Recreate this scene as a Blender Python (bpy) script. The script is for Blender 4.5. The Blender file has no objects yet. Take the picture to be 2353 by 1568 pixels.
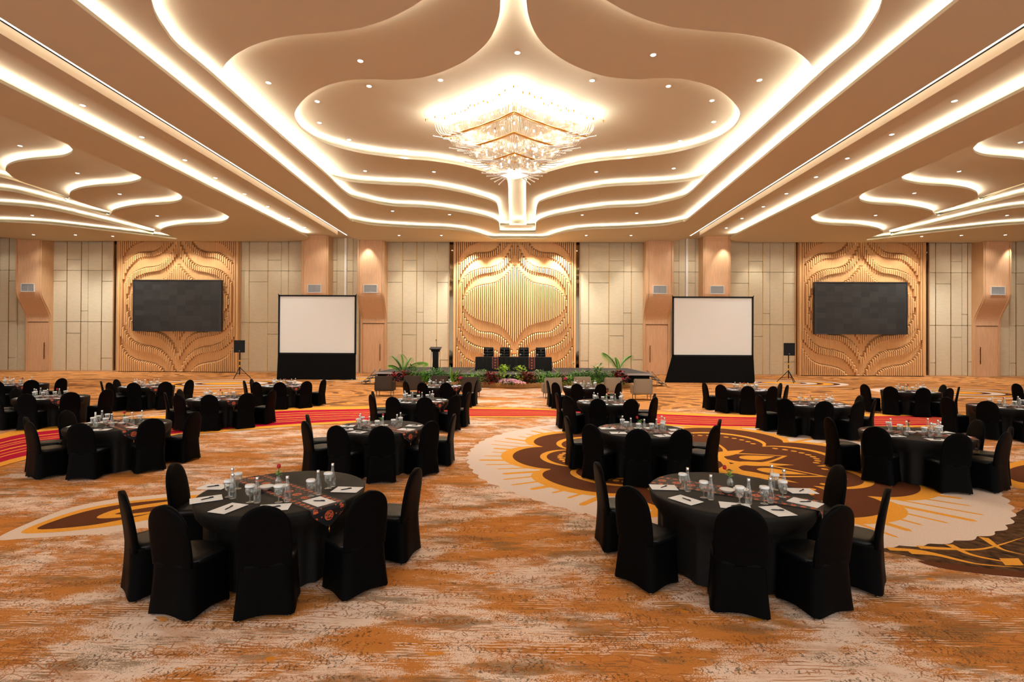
import bpy, bmesh, math, random
from mathutils import Vector, Matrix, Euler
random.seed(7)
SC = bpy.context.scene
COL = SC.collection
PI = math.pi
R_ = math.radians

# ------------------------------------------------------------------ camera
W, H = 2353, 1568
F, CH, VX, VY, ROLL = 1150.0, 2.25, 1195.0, 790.0, 0.005
CX, CY = W / 2, H / 2
YAW = math.atan((VX - CX) / F)
PIT = math.atan((VY - CY) / F)
CR = Matrix.Rotation(YAW, 3, 'Z') @ Matrix.Rotation(PI / 2 + PIT, 3, 'X') @ Matrix.Rotation(ROLL, 3, 'Z')
CO = Vector((0, 0, CH))
cam_d = bpy.data.cameras.new('camera')
cam = bpy.data.objects.new('camera', cam_d)
COL.objects.link(cam)
cam.matrix_world = Matrix.Translation(CO) @ CR.to_4x4()
cam_d.sensor_width = 36.0
cam_d.lens = 36.0 * F / W
cam_d.clip_end = 300
SC.camera = cam

def ray(px, py):
    return CR @ Vector(((px - CX) / F, -(py - CY) / F, -1.0))
def onz(px, py, z):
    d = ray(px, py); t = (z - CH) / d.z
    return CO + d * t
def ony(px, py, y):
    d = ray(px, py); return CO + d * (y / d.y)
def proj(p):
    q = CR.transposed() @ (Vector(p) - CO)
    return (CX + F * q.x / -q.z, CY - F * q.y / -q.z)

# ------------------------------------------------------------------ materials
MATS = {}
def srgb(r, g, b):
    f = lambda c: (c / 12.92 if c <= 0.04045 else ((c + 0.055) / 1.055) ** 2.4)
    return (f(r / 255), f(g / 255), f(b / 255), 1)
def pbr(name, col, rough=0.6, metal=0.0, spec=0.5, trans=0.0, ior=1.45, sheen=0.0, emit=None, es=0.0, noise=0.0, nscale=8.0, bump=0.0, stretch=(1, 1, 1), coat=0.0):
    m = bpy.data.materials.new(name); m.use_nodes = True
    nt = m.node_tree; b = nt.nodes['Principled BSDF']
    c = col if len(col) == 4 else (*col, 1)
    b.inputs['Base Color'].default_value = c
    b.inputs['Roughness'].default_value = rough
    b.inputs['Metallic'].default_value = metal
    b.inputs['Specular IOR Level'].default_value = spec
    b.inputs['Transmission Weight'].default_value = trans
    b.inputs['IOR'].default_value = ior
    b.inputs['Sheen Weight'].default_value = sheen
    b.inputs['Coat Weight'].default_value = coat
    if emit:
        b.inputs['Emission Color'].default_value = emit
        b.inputs['Emission Strength'].default_value = es
    if noise or bump:
        tc = nt.nodes.new('ShaderNodeTexCoord'); mp = nt.nodes.new('ShaderNodeMapping')
        mp.inputs['Scale'].default_value = stretch
        nz = nt.nodes.new('ShaderNodeTexNoise'); nz.inputs['Scale'].default_value = nscale; nz.inputs['Detail'].default_value = 5
        nt.links.new(tc.outputs['Object'], mp.inputs[0]); nt.links.new(mp.outputs[0], nz.inputs[0])
        if noise:
            mr = nt.nodes.new('ShaderNodeMapRange')
            mr.inputs['From Min'].default_value = .3; mr.inputs['From Max'].default_value = .7
            mr.inputs['To Min'].default_value = 1 - noise; mr.inputs['To Max'].default_value = 1 + noise
            vm = nt.nodes.new('ShaderNodeVectorMath'); vm.operation = 'SCALE'
            vm.inputs[0].default_value = c[:3]
            nt.links.new(nz.outputs[0], mr.inputs[0]); nt.links.new(mr.outputs[0], vm.inputs['Scale'])
            nt.links.new(vm.outputs[0], b.inputs['Base Color'])
        if bump:
            bp = nt.nodes.new('ShaderNodeBump'); bp.inputs['Strength'].default_value = bump; bp.inputs['Distance'].default_value = .02
            nt.links.new(nz.outputs[0], bp.inputs['Height']); nt.links.new(bp.outputs[0], b.inputs['Normal'])
    MATS[name] = m
    return m
def emi(name, col, s):
    m = bpy.data.materials.new(name); m.use_nodes = True
    nt = m.node_tree; nt.nodes.clear()
    e = nt.nodes.new('ShaderNodeEmission'); o = nt.nodes.new('ShaderNodeOutputMaterial')
    e.inputs[0].default_value = (*col, 1) if len(col) == 3 else col; e.inputs[1].default_value = s
    nt.links.new(e.outputs[0], o.inputs[0]); MATS[name] = m
    return m

CEILC = srgb(198, 189, 167)
pbr('ceiling_paint', CEILC, .8, spec=.2)
pbr('cream_paint', srgb(232, 216, 196), .7, spec=.2)
pbr('chair_cover', (.0016, .0016, .0018), .5, spec=.05)
pbr('chair_seat', (.002, .0027, .0036), .42, spec=.34)
pbr('table_cloth', (.009, .0085, .008), .6, spec=.2)
pbr('chrome', (.7, .7, .7), .2, metal=1)
pbr('fabric_panel', srgb(206, 192, 162), .85, spec=.2, noise=.05, nscale=3, stretch=(1, 1, 3))
pbr('panel_gap', srgb(150, 124, 90), .8)
pbr('brass', srgb(214, 170, 105), .3, metal=1)
pbr('wood', srgb(216, 172, 132), .5, noise=.13, nscale=4, stretch=(9, 9, .35))
pbr('wood_edge', srgb(206, 166, 124), .5, noise=.1, nscale=4, stretch=(9, 9, .35))
pbr('slat_wood', srgb(220, 172, 116), .5, noise=.1, nscale=3, stretch=(7, 7, .3))
pbr('slat_dark', srgb(140, 100, 60), .7)
pbr('chandelier_plate', srgb(206, 172, 126), .6)
pbr('slat_back', srgb(214, 166, 110), .55, noise=.08, nscale=3, stretch=(7, 7, .3))
pbr('bronze_mirror', srgb(128, 110, 88), .06, metal=1)
pbr('black_metal', (.006, .006, .006), .4, spec=.2)
pbr('black_plastic', (.007, .007, .0075), .45, spec=.2)
pbr('black_leather', (.006, .006, .0065), .4, spec=.25)
pbr('black_drape', (.005, .005, .005), .85, spec=.1)
pbr('screen_white', srgb(243, 246, 243), .85, spec=.2)
pbr('white_paper', srgb(250, 251, 253), .7)
pbr('white_china', srgb(238, 236, 230), .25)
pbr('white_lid', srgb(240, 240, 240), .5)
def clear_glass():
    m = bpy.data.materials.new('glass'); m.use_nodes = True
    nt = m.node_tree; nt.nodes.clear()
    o = nt.nodes.new('ShaderNodeOutputMaterial'); lw = nt.nodes.new('ShaderNodeLayerWeight'); lw.inputs[0].default_value = .35
    t = nt.nodes.new('ShaderNodeBsdfTransparent'); t.inputs[0].default_value = (.93, .95, .94, 1)
    g = nt.nodes.new('ShaderNodeBsdfGlossy'); g.inputs[0].default_value = (1, 1, 1, 1); g.inputs[1].default_value = .03
    d = nt.nodes.new('ShaderNodeBsdfDiffuse'); d.inputs[0].default_value = (.8, .82, .8, 1)
    m1 = nt.nodes.new('ShaderNodeMixShader'); m2 = nt.nodes.new('ShaderNodeMixShader')
    mr = nt.nodes.new('ShaderNodeMapRange'); mr.inputs['To Min'].default_value = .06; mr.inputs['To Max'].default_value = .75
    nt.links.new(lw.outputs['Facing'], mr.inputs[0]); nt.links.new(mr.outputs[0], m1.inputs[0])
    m2.inputs[0].default_value = .22
    nt.links.new(g.outputs[0], m2.inputs[1]); nt.links.new(d.outputs[0], m2.inputs[2])
    nt.links.new(t.outputs[0], m1.inputs[1]); nt.links.new(m2.outputs[0], m1.inputs[2]); nt.links.new(m1.outputs[0], o.inputs[0])
    MATS['glass'] = m
clear_glass()
pbr('silver_cap', (.75, .75, .75), .3, metal=1)
pbr('pen_black', (.01, .01, .012), .3)
pbr('rose_red', srgb(176, 12, 30), .5)
pbr('rose_pink', srgb(226, 70, 130), .5)
pbr('leaf_green', srgb(96, 160, 48), .45, noise=.25, nscale=9)
pbr('leaf_dark', srgb(60, 112, 42), .45, noise=.25, nscale=9)
pbr('leaf_lime', srgb(168, 206, 56), .45, noise=.2, nscale=9)
pbr('leaf_pale', srgb(184, 196, 144), .5, noise=.3, nscale=14)
pbr('leaf_brown', srgb(140, 84, 50), .5, noise=.25, nscale=9)
pbr('leaf_maroon', srgb(74, 18, 26), .4, noise=.35, nscale=9)
pbr('leaf_red', srgb(178, 20, 44), .4, noise=.2, nscale=9)
pbr('blossom_pink', srgb(226, 170, 186), .6, noise=.15, nscale=20)
pbr('blossom_cream', srgb(226, 206, 160), .6)
pbr('blossom_orange', srgb(226, 120, 30), .5)
pbr('bark', srgb(150, 104, 44), .8)
pbr('bamboo', srgb(186, 140, 80), .5, noise=.3, nscale=10, stretch=(12, 12, 1))
pbr('sofa_dark', srgb(64, 53, 45), .75, spec=.2)
pbr('sofa_taupe', srgb(140, 124, 104), .75, spec=.2)
pbr('leg_metal', srgb(120, 90, 60), .35, metal=.7)
pbr('stage_black', (.012, .012, .012), .7)
pbr('alu', srgb(170, 165, 160), .35, metal=.9)
pbr('gold', srgb(205, 150, 70), .28, metal=1)
pbr('vent_white', srgb(214, 212, 206), .5)
pbr('vent_grey', srgb(188, 188, 186), .5)
pbr('yellow_plastic', srgb(226, 160, 20), .45)
pbr('tv_frame', srgb(70, 70, 72), .3, metal=.6)
pbr('white_metal', srgb(235, 232, 226), .4)
pbr('c_brown', srgb(98, 54, 32), .95, spec=.1, noise=.18, nscale=60)
pbr('c_yellow', srgb(238, 164, 60), .95, spec=.1, noise=.12, nscale=60)
pbr('c_beige', srgb(232, 210, 194), .95, spec=.1, noise=.1, nscale=60)
pbr('c_red', srgb(176, 14, 50), .95, spec=.1, noise=.15, nscale=60)
pbr('c_dark', srgb(84, 58, 38), .95, spec=.1, noise=.75, nscale=9)
WARM = (1.0, .80, .56)
emi('led', (1.0, .91, .78), 46.0)
emi('dish_glow', (1.0, .93, .82), 1.6)
emi('lens', (1.0, .96, .9), 14.0)
emi('bulb', (1.0, .88, .7), 14.0)
emi('led_line', (1.0, .93, .82), 3.0)

def thin_glass(name, a, col, rough=.05):
    m = bpy.data.materials.new(name); m.use_nodes = True
    nt = m.node_tree; nt.nodes.clear()
    o = nt.nodes.new('ShaderNodeOutputMaterial'); mx = nt.nodes.new('ShaderNodeMixShader')
    t = nt.nodes.new('ShaderNodeBsdfTransparent'); g = nt.nodes.new('ShaderNodeBsdfGlossy'); d = nt.nodes.new('ShaderNodeBsdfTranslucent'); m2 = nt.nodes.new('ShaderNodeMixShader')
    t.inputs[0].default_value = (.97, .97, .97, 1)
    g.inputs[0].default_value = (*col, 1); g.inputs[1].default_value = rough
    d.inputs[0].default_value = (*col, 1)
    m2.inputs[0].default_value = .55; mx.inputs[0].default_value = a
    nt.links.new(d.outputs[0], m2.inputs[1]); nt.links.new(g.outputs[0], m2.inputs[2])
    nt.links.new(t.outputs[0], mx.inputs[1]); nt.links.new(m2.outputs[0], mx.inputs[2]); nt.links.new(mx.outputs[0], o.inputs[0])
    MATS[name] = m
thin_glass('crystal', .3, (.8, .72, .62))

def tile_dark():
    m = pbr('tv_panel', (.03, .03, .031), .38, spec=.5)
    nt = m.node_tree; b = nt.nodes['Principled BSDF']
    tc = nt.nodes.new('ShaderNodeTexCoord'); mp = nt.nodes.new('ShaderNodeMapping'); mp.inputs['Scale'].default_value = (1.6, 1, 2.6)
    sn = nt.nodes.new('ShaderNodeVectorMath'); sn.operation = 'FLOOR'
    wn = nt.nodes.new('ShaderNodeTexWhiteNoise'); mr = nt.nodes.new('ShaderNodeMapRange')
    mr.inputs['To Min'].default_value = .022; mr.inputs['To Max'].default_value = .038
    cb = nt.nodes.new('ShaderNodeCombineColor')
    nt.links.new(tc.outputs['Object'], mp.inputs[0]); nt.links.new(mp.outputs[0], sn.inputs[0]); nt.links.new(sn.outputs[0], wn.inputs[0])
    nt.links.new(wn.outputs['Value'], mr.inputs[0])
    for i in range(3): nt.links.new(mr.outputs[0], cb.inputs[i])
    nt.links.new(cb.outputs[0], b.inputs['Base Color'])
tile_dark()

class N:
    """tiny node helper"""
    def __init__(s, m): s.nt = m.node_tree; s.b = s.nt.nodes['Principled BSDF']
    def val(s, x, inp):
        if hasattr(x, 'links') or hasattr(x, 'is_linked'): s.nt.links.new(x, inp)
        else: inp.default_value = x
    def math(s, op, a, b=0.0, c=None):
        n = s.nt.nodes.new('ShaderNodeMath'); n.operation = op
        s.val(a, n.inputs[0]); s.val(b, n.inputs[1])
        if c is not None: s.val(c, n.inputs[2])
        return n.outputs[0]
    def map(s, v, sc, loc=(0, 0, 0), rot=0):
        n = s.nt.nodes.new('ShaderNodeMapping'); n.inputs['Scale'].default_value = sc; n.inputs['Location'].default_value = loc
        n.inputs['Rotation'].default_value = (0, 0, rot)
        s.nt.links.new(v, n.inputs[0]); return n.outputs[0]
    def noise(s, v, scale, det=4, rough=.5, dist=0.0):
        n = s.nt.nodes.new('ShaderNodeTexNoise'); n.inputs['Scale'].default_value = scale; n.inputs['Detail'].default_value = det
        n.inputs['Roughness'].default_value = rough; n.inputs['Distortion'].default_value = dist
        s.nt.links.new(v, n.inputs[0]); return n.outputs[0]
    def step(s, x, a, b):
        n = s.nt.nodes.new('ShaderNodeMapRange'); n.inputs['From Min'].default_value = a; n.inputs['From Max'].default_value = b
        s.nt.links.new(x, n.inputs[0]); return n.outputs[0]
    def mix(s, f, a, b):
        n = s.nt.nodes.new('ShaderNodeMix'); n.data_type = 'RGBA'
        s.val(f, n.inputs[0]); s.val(a, n.inputs[6]); s.val(b, n.inputs[7]); return n.outputs[2]
    def pos(s):
        n = s.nt.nodes.new('ShaderNodeTexCoord'); return n.outputs['Object']
    def sep(s, v):
        n = s.nt.nodes.new('ShaderNodeSeparateXYZ'); s.nt.links.new(v, n.inputs[0]); return n.outputs

def carpet_mat():
    m = pbr('carpet', (.4, .2, .1), .95, spec=.05)
    k = N(m); p = k.pos(); xyz = k.sep(p)
    OR, BE, BR = srgb(202, 130, 64), srgb(242, 216, 196), srgb(126, 98, 66)
    spk = k.noise(p, 85, 2, .7)
    spc = k.math('SUBTRACT', spk, .5)
    wob = k.noise(p, 2.2, 3, .6)
    wb = k.math('SUBTRACT', wob, .5)
    big = k.noise(k.map(p, (.6, .95, 1)), 1.0, 4, .62, .5)
    mid = k.noise(k.map(p, (1.5, 4.6, 1), (3, 1, 0)), 1.1, 6, .7, .3)
    a = k.math('ADD', k.math('MULTIPLY', big, .62), k.math('MULTIPLY', mid, .38))
    a = k.math('ADD', a, k.math('MULTIPLY', spc, .34))
    col = k.mix(k.step(a, .495, .525), OR, BE)
    shade = k.noise(k.map(p, (1.0, 2.0, 1), (7, 3, 0)), 1.3, 5, .65)
    col = k.mix(k.math('MULTIPLY', k.step(shade, .5, .66), .55), col, srgb(184, 112, 44))
    bc = k.noise(k.map(p, (.9, 3.0, 1), (9, 4, 0)), 1.2, 5, .65)
    bm_ = k.step(k.math('ADD', bc, k.math('MULTIPLY', spc, .5)), .545, .6)
    col = k.mix(k.math('MULTIPLY', bm_, .72), col, BR)
    # pale woven threads running across
    def threads(freq, wv, loc, m0, m1, lo, hi, bs, colr, amt, col):
        ln = k.math('SINE', k.math('ADD', k.math('MULTIPLY', xyz[1], freq), k.math('MULTIPLY', wb, wv)))
        lm = k.noise(k.map(p, (1.0, 2.6, 1), loc), 1.1, 4, .6)
        br = k.noise(k.map(p, (bs, 34, 1), loc), 1.0, 2, .5)
        f = k.math('MULTIPLY', k.step(ln, lo, hi), k.math('MULTIPLY', k.step(lm, m0, m1), k.step(br, .44, .5)))
        return k.mix(k.math('MULTIPLY', f, amt), col, colr)
    col = threads(190.0, 14.0, (5, 7, 0), .52, .55, .35, .7, 5, srgb(246, 218, 198), .85, col)
    col = threads(170.0, 20.0, (15, 2, 0), .53, .56, .45, .75, 4, srgb(188, 118, 64), .85, col)
    col = threads(210.0, 10.0, (25, 12, 0), .56, .59, .4, .7, 8, srgb(112, 84, 58), .7, col)
    # upright stitches
    def stitch(freq, wv, loc, m0, colr, amt, col, yl):
        w2 = k.noise(k.map(p, (4, 7, 1), loc), 2.5, 3, .6)
        st = k.math('SINE', k.math('ADD', k.math('MULTIPLY', xyz[0], freq), k.math('MULTIPLY', w2, wv)))
        sm = k.noise(k.map(p, (1.1, 6.5, 1), loc), 1.2, 4, .62)
        sb = k.noise(k.map(p, (20, yl, 1), loc), 1.0, 2, .5)
        f = k.math('MULTIPLY', k.step(st, .55, .8), k.math('MULTIPLY', k.step(sm, m0, m0 + .03), k.step(sb, .44, .5)))
        return k.mix(k.math('MULTIPLY', f, amt), col, colr)
    col = stitch(130.0, 24.0, (2, 13, 0), .51, srgb(96, 70, 46), .8, col, 8)
    col = stitch(95.0, 30.0, (12, 33, 0), .55, srgb(170, 98, 44), .8, col, 5)
    # hairline cracks
    def cracks(sc, loc, m0, colr, wd, col):
        vn = k.nt.nodes.new('ShaderNodeTexVoronoi'); vn.feature = 'DISTANCE_TO_EDGE'; vn.inputs['Scale'].default_value = sc
        k.nt.links.new(k.map(p, (1, 1.9, 1), loc), vn.inputs[0])
        cm = k.noise(k.map(p, (.9, 1.5, 1), loc), 1.1, 3, .5)
        ck = k.math('MULTIPLY', k.math('LESS_THAN', vn.outputs['Distance'], wd), k.step(cm, m0, m0 + .03))
        return k.mix(k.math('MULTIPLY', ck, .8), col, colr)
    col = cracks(7.0, (8, 8, 0), .53, srgb(168, 100, 52), .03, col)
    
    fl = k.noise(k.map(p, (2.2, 5, 1), (31, 17, 0)), 1.6, 2, .4)
    col = k.mix(k.math('MULTIPLY', k.step(fl, .71, .73), .85), col, srgb(220, 136, 26))
    # flowing brown and yellow wave pattern towards the stage wall
    wv = k.noise(k.map(p, (.16, .3, 1), (1, 2, 0)), 1.0, 2, .4, .3)
    rg = k.math('SINE', k.math('MULTIPLY', wv, 70.0))
    wn_ = k.noise(k.map(p, (.9, 2.2, 1)), 1.2, 4, .6)
    dk = k.math('ADD', k.math('MULTIPLY', rg, .22), wn_)
    wcol = k.mix(k.step(dk, .3, .5), srgb(130, 86, 52), srgb(190, 130, 78))
    wcol = k.mix(k.math('MULTIPLY', k.step(wn_, .58, .66), .7), wcol, srgb(218, 180, 148))
    wcol = k.mix(k.math('LESS_THAN', k.math('ABSOLUTE', k.math('SUBTRACT', dk, .46)), .035), wcol, srgb(224, 152, 60))
    ax = k.math('ABSOLUTE', xyz[0])
    far = k.math('ADD', k.math('MULTIPLY', k.math('SUBTRACT', ax, 4.0), .35), k.math('SUBTRACT', xyz[1], 17.0))
    nz = k.math('MULTIPLY', k.math('SUBTRACT', k.noise(p, .5, 3, .5), .5), 9.0)
    fm = k.math('MULTIPLY', k.step(k.math('ADD', far, nz), 0.0, .4), k.math('GREATER_THAN', ax, 2.0))
    col = k.mix(fm, col, wcol)
    k.nt.links.new(col, k.b.inputs['Base Color'])
carpet_mat()

def runner_mat():
    m = pbr('runner_cloth', (.012, .012, .014), .55, spec=.4)
    k = N(m); uvn = k.nt.nodes.new('ShaderNodeUVMap'); uvn.uv_map = 'UVMap'
    s = k.sep(uvn.outputs[0]); u, v = s[0], s[1]
    def spots(per, u0, r, off):
        vv = k.math('SUBTRACT', k.math('FRACT', k.math('ADD', k.math('DIVIDE', v, per), off)), .5)
        dv = k.math('MULTIPLY', vv, per); du = k.math('SUBTRACT', k.math('ABSOLUTE', u), u0)
        d = k.math('SQRT', k.math('ADD', k.math('MULTIPLY', dv, dv), k.math('MULTIPLY', du, du)))
        return d, k.math('LESS_THAN', d, r)
    d1, a = spots(.16, 0.0, .046, 0.0)
    pat = k.noise(k.map(uvn.outputs[0], (1, 1, 1)), 60, 2, .6)
    a = k.math('MULTIPLY', a, k.math('MAXIMUM', k.math('GREATER_THAN', d1, .038), k.math('GREATER_THAN', pat, .47)))
    _, b = spots(.08, .135, .026, .25)
    b = k.math('MULTIPLY', b, k.math('GREATER_THAN', pat, .46))
    _, c = spots(.08, .075, .007, .5)
    f = k.math('MAXIMUM', k.math('MAXIMUM', a, b), c)
    col = k.mix(f, (.011, .011, .014, 1), srgb(206, 98, 58))
    k.nt.links.new(col, k.b.inputs['Base Color'])
runner_mat()

# ------------------------------------------------------------------ mesh helper
class MB:
    def __init__(s): s.v = []; s.f = []; s.mi = []; s.uv = None
    def add(s, vs, fs, mi=0, M=None):
        b = len(s.v)
        for p in vs:
            p = Vector(p); s.v.append(M @ p if M else p)
        for f in fs: s.f.append(tuple(b + i for i in f)); s.mi.append(mi)
        return s
    def box(s, x0, x1, y0, y1, z0, z1, mi=0, M=None):
        vs = [(x0, y0, z0), (x1, y0, z0), (x1, y1, z0), (x0, y1, z0), (x0, y0, z1), (x1, y0, z1), (x1, y1, z1), (x0, y1, z1)]
        return s.add(vs, [(3, 2, 1, 0), (4, 5, 6, 7), (0, 1, 5, 4), (1, 2, 6, 5), (2, 3, 7, 6), (3, 0, 4, 7)], mi, M)
    def bbox(s, x0, x1, y0, y1, z0, z1, r, mi=0, M=None):
        """box with chamfered edges"""
        bm = bmesh.new(); bmesh.ops.create_cube(bm, size=1)
        for v in bm.verts: v.co = Vector(((x0 + x1) / 2 + v.co.x * (x1 - x0), (y0 + y1) / 2 + v.co.y * (y1 - y0), (z0 + z1) / 2 + v.co.z * (z1 - z0)))
        bmesh.ops.bevel(bm, geom=bm.edges[:], offset=r, segments=2, affect='EDGES')
        bm.verts.index_update()
        s.add([v.co.copy() for v in bm.verts], [tuple(v.index for v in f.verts) for f in bm.faces], mi, M); bm.free(); return s
    def loft(s, rings, cap0=True, cap1=True, mi=0, M=None, closed=True):
        n = len(rings[0]); vs = [p for r in rings for p in r]; fs = []
        for i in range(len(rings) - 1):
            for j in range(n if closed else n - 1):
                k = (j + 1) % n
                fs.append((i * n + j, i * n + k, (i + 1) * n + k, (i + 1) * n + j))
        if cap0: fs.append(tuple(range(n - 1, -1, -1)))
        if cap1: fs.append(tuple((len(rings) - 1) * n + j for j in range(n)))
        return s.add(vs, fs, mi, M)
    def lathe(s, prof, n=16, mi=0, M=None, c0=True, c1=True):
        return s.loft([[(r * math.cos(2 * PI * j / n), r * math.sin(2 * PI * j / n), z) for j in range(n)] for r, z in prof], c0, c1, mi, M)
    def tube(s, pts, r, n=6, mi=0, M=None):
        pts = [Vector(p) for p in pts]; rings = []
        up = Vector((0, 0, 1))
        for i, p in enumerate(pts):
            t = (pts[min(i + 1, len(pts) - 1)] - pts[max(i - 1, 0)]).normalized()
            a = t.cross(up)
            if a.length < 1e-3: a = t.cross(Vector((1, 0, 0)))
            a.normalize(); b = t.cross(a)
            rr = r[i] if isinstance(r, (list, tuple)) else r
            rings.append([p + (a * math.cos(2 * PI * j / n) + b * math.sin(2 * PI * j / n)) * rr for j in range(n)])
        return s.loft(rings, True, True, mi, M)
    def poly(s, pts, mi=0):
        return s.add(pts, [tuple(range(len(pts)))], mi)
    def mesh(s, name, mats, smooth=False, fixn=True):
        me = bpy.data.meshes.new(name)
        me.from_pydata([tuple(v) for v in s.v], [], s.f)
        for m in (mats if isinstance(mats, (list, tuple)) else [mats]): me.materials.append(MATS[m])
        for p, i in zip(me.polygons, s.mi):
            p.material_index = i; p.use_smooth = smooth
        if fixn:
            bm = bmesh.new(); bm.from_mesh(me); bmesh.ops.recalc_face_normals(bm, faces=bm.faces); bm.to_mesh(me); bm.free()
        me.update(); return me

def link(name, me, parent=None, loc=None, rot=None):
    o = bpy.data.objects.new(name, me); COL.objects.link(o)
    if parent: o.parent = parent
    if loc is not None: o.location = loc
    if rot is not None: o.rotation_euler = (0, 0, rot) if isinstance(rot, (int, float)) else rot
    return o
def tag(o, label=None, cat=None, group=None, kind=None):
    if label: o['label'] = label
    if cat: o['category'] = cat
    if group: o['group'] = group
    if kind: o['kind'] = kind
    return o
def thing(name, label, cat, loc=(0, 0, 0), rot=0, group=None):
    o = link(name, None, None, loc, rot); o.empty_display_size = .2
    return tag(o, label, cat, group, 'thing')
def struct(name, me, label=None):
    o = link(name, me); tag(o, label, None, None, 'structure'); return o
class Kind:
    """meshes made once, placed many times as object + part objects"""
    def __init__(s, name, cat, parts): s.name, s.cat, s.parts = name, cat, parts   # parts: (part name, mesh, offset, parent index or None)
    def place(s, loc, rot=0, label=None, group=None, skip=()):
        if len(s.parts) == 1:
            o = link(s.name, s.parts[0][1], None, loc, rot); return tag(o, label, s.cat, group, 'thing')
        r = thing(s.name, label, s.cat, loc, rot, group); made = []
        for pn, me, off, par in s.parts:
            if pn in skip: made.append(None); continue
            made.append(link(pn, me, made[par] if par is not None else r, off))
        return r
NTH = ['first', 'second', 'third', 'fourth', 'fifth', 'sixth', 'seventh', 'eighth', 'ninth', 'tenth', 'eleventh', 'twelfth', 'thirteenth', 'fourteenth', 'fifteenth', 'sixteenth', 'seventeenth', 'eighteenth', 'nineteenth', 'twentieth', 'twenty-first', 'twenty-second', 'twenty-third', 'twenty-fourth']
def ords(n, first='leftmost', last='rightmost', side='from left'):
    if n == 1: return ['only']
    if n == 2: return [first, last]
    return [first] + ['%s %s' % (NTH[i], side) for i in range(1, n - 1)] + [last]
def spline(pts, n=6, closed=False):
    """Catmull-Rom resample"""
    P = [Vector(p) for p in pts]; out = []
    m = len(P)
    for i in range(m if closed else m - 1):
        p1, p2 = P[i], P[(i + 1) % m]
        p0 = P[i - 1] if (i > 0 or closed) else p1 + (p1 - p2)
        p3 = P[(i + 2) % m] if (i + 2 < m or closed) else p2 + (p2 - p1)
        for t in range(n):
            t /= n
            out.append(.5 * ((2 * p1) + (p2 - p0) * t + (2 * p0 - 5 * p1 + 4 * p2 - p3) * t * t + (3 * p1 - p0 - 3 * p2 + p3) * t ** 3))
    if not closed: out.append(P[-1])
    return out
# ------------------------------------------------------------------ ceiling
X0 = -0.2            # mirror plane of the hall
ZA, ZB, ZC, ZD, ZE = 9.67, 9.97, 10.27, 10.57, 10.88
TH = .10
YW = 37.0            # back wall face

def sheet(name, z, outer, holes, th=TH, mat='ceiling_paint'):
    cu = bpy.data.curves.new(name, 'CURVE'); cu.dimensions = '2D'; cu.fill_mode = 'BOTH'; cu.extrude = th / 2
    for ring in [outer] + holes:
        sp = cu.splines.new('POLY'); sp.points.add(len(ring) - 1); sp.use_cyclic_u = True
        for p, q in zip(sp.points, ring): p.co = (q[0], q[1], 0, 1)
    o = bpy.data.objects.new(name, cu); COL.objects.link(o)
    dg = bpy.context.evaluated_depsgraph_get()
    me = bpy.data.meshes.new_from_object(o.evaluated_get(dg)); bpy.data.objects.remove(o)
    me.materials.clear(); me.materials.append(MATS[mat])
    for v in me.vertices: v.co.z += z + th / 2
    ob = struct(name, me); return ob
def mirror(pts): return [(2 * X0 - p[0], p[1]) for p in pts]
def area(r): return .5 * sum(r[i][0] * r[(i + 1) % len(r)][1] - r[(i + 1) % len(r)][0] * r[i][1] for i in range(len(r)))
def ribbon(ring, d, z, w=.05, closed=True):
    """LED ribbon lying behind the lip of an opening (d>0 away from the opening)"""
    P = [Vector((p[0], p[1])) for p in ring]
    Q = [P[0]]
    for p in P[1:]:
        if (p - Q[-1]).length > .02: Q.append(p)
    P = Q
    sg = 1 if area([(p.x, p.y) for p in P]) > 0 else -1
    if not closed: sg = 1
    n = len(P); mb = MB(); vs = []
    for i in range(n):
        a = P[i - 1] if (i or closed) else P[i]; b = P[(i + 1) % n] if (i < n - 1 or closed) else P[i]
        t = b - a
        if t.length < 1e-6: t = Vector((1, 0))
        t.normalize(); nr = Vector((t.y, -t.x)) * sg
        for dd in (d - w / 2, d + w / 2):
            q = P[i] + nr * dd; vs.append((q.x, q.y, z))
    fs = [(2 * i, 2 * i + 1, 2 * ((i + 1) % n) + 1, 2 * ((i + 1) % n)) for i in range(n if closed else n - 1)]
    return mb.add(vs, fs)
def U(pts, z): return [tuple(onz(x, y, z)[:2]) for x, y in pts]
def half(px, z, pre=(), post=(), n=5):
    w = list(pre) + U(px, z) + list(post)
    return [tuple(p[:2]) for p in spline([(a, b, 0) for a, b in w], n)]

led_n = [0]
def led(name, mb):
    led_n[0] += 1
    o = struct(name, mb.mesh(name, 'led', fixn=False)); return o

# central bay: four stacked layers, each with a petal shaped opening
A_px = [(500, 263), (793, 498), (814, 509), (857, 518), (911, 522), (964, 525), (1018, 527), (1057, 530), (1089, 536), (1114, 543), (1128, 549)]
B_px = [(348, 0), (352, 21), (361, 43), (379, 71), (407, 107), (464, 154), (507, 191), (625, 296), (746, 399), (771, 423), (793, 443), (811, 454), (836, 461), (875, 470), (911, 475), (964, 477), (1009, 481), (1057, 488), (1105, 497), (1134, 505), (1146, 513), (1147.5, 520), (1149, 536)]
C_top = [(1140, -330), (1130, -240), (1100, -130), (1040, -52), (970, 0), (930, 25), (880, 48), (820, 66), (760, 74), (700, 79), (640, 87), (590, 101), (550, 120), (522, 143), (508, 166), (505, 186)]
C_bot = [(746, 396), (771, 411), (821, 420), (893, 425), (964, 428), (1008, 433), (1057, 442), (1093, 451), (1130, 462), (1142, 471), (1146.6, 492), (1149, 520)]
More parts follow.
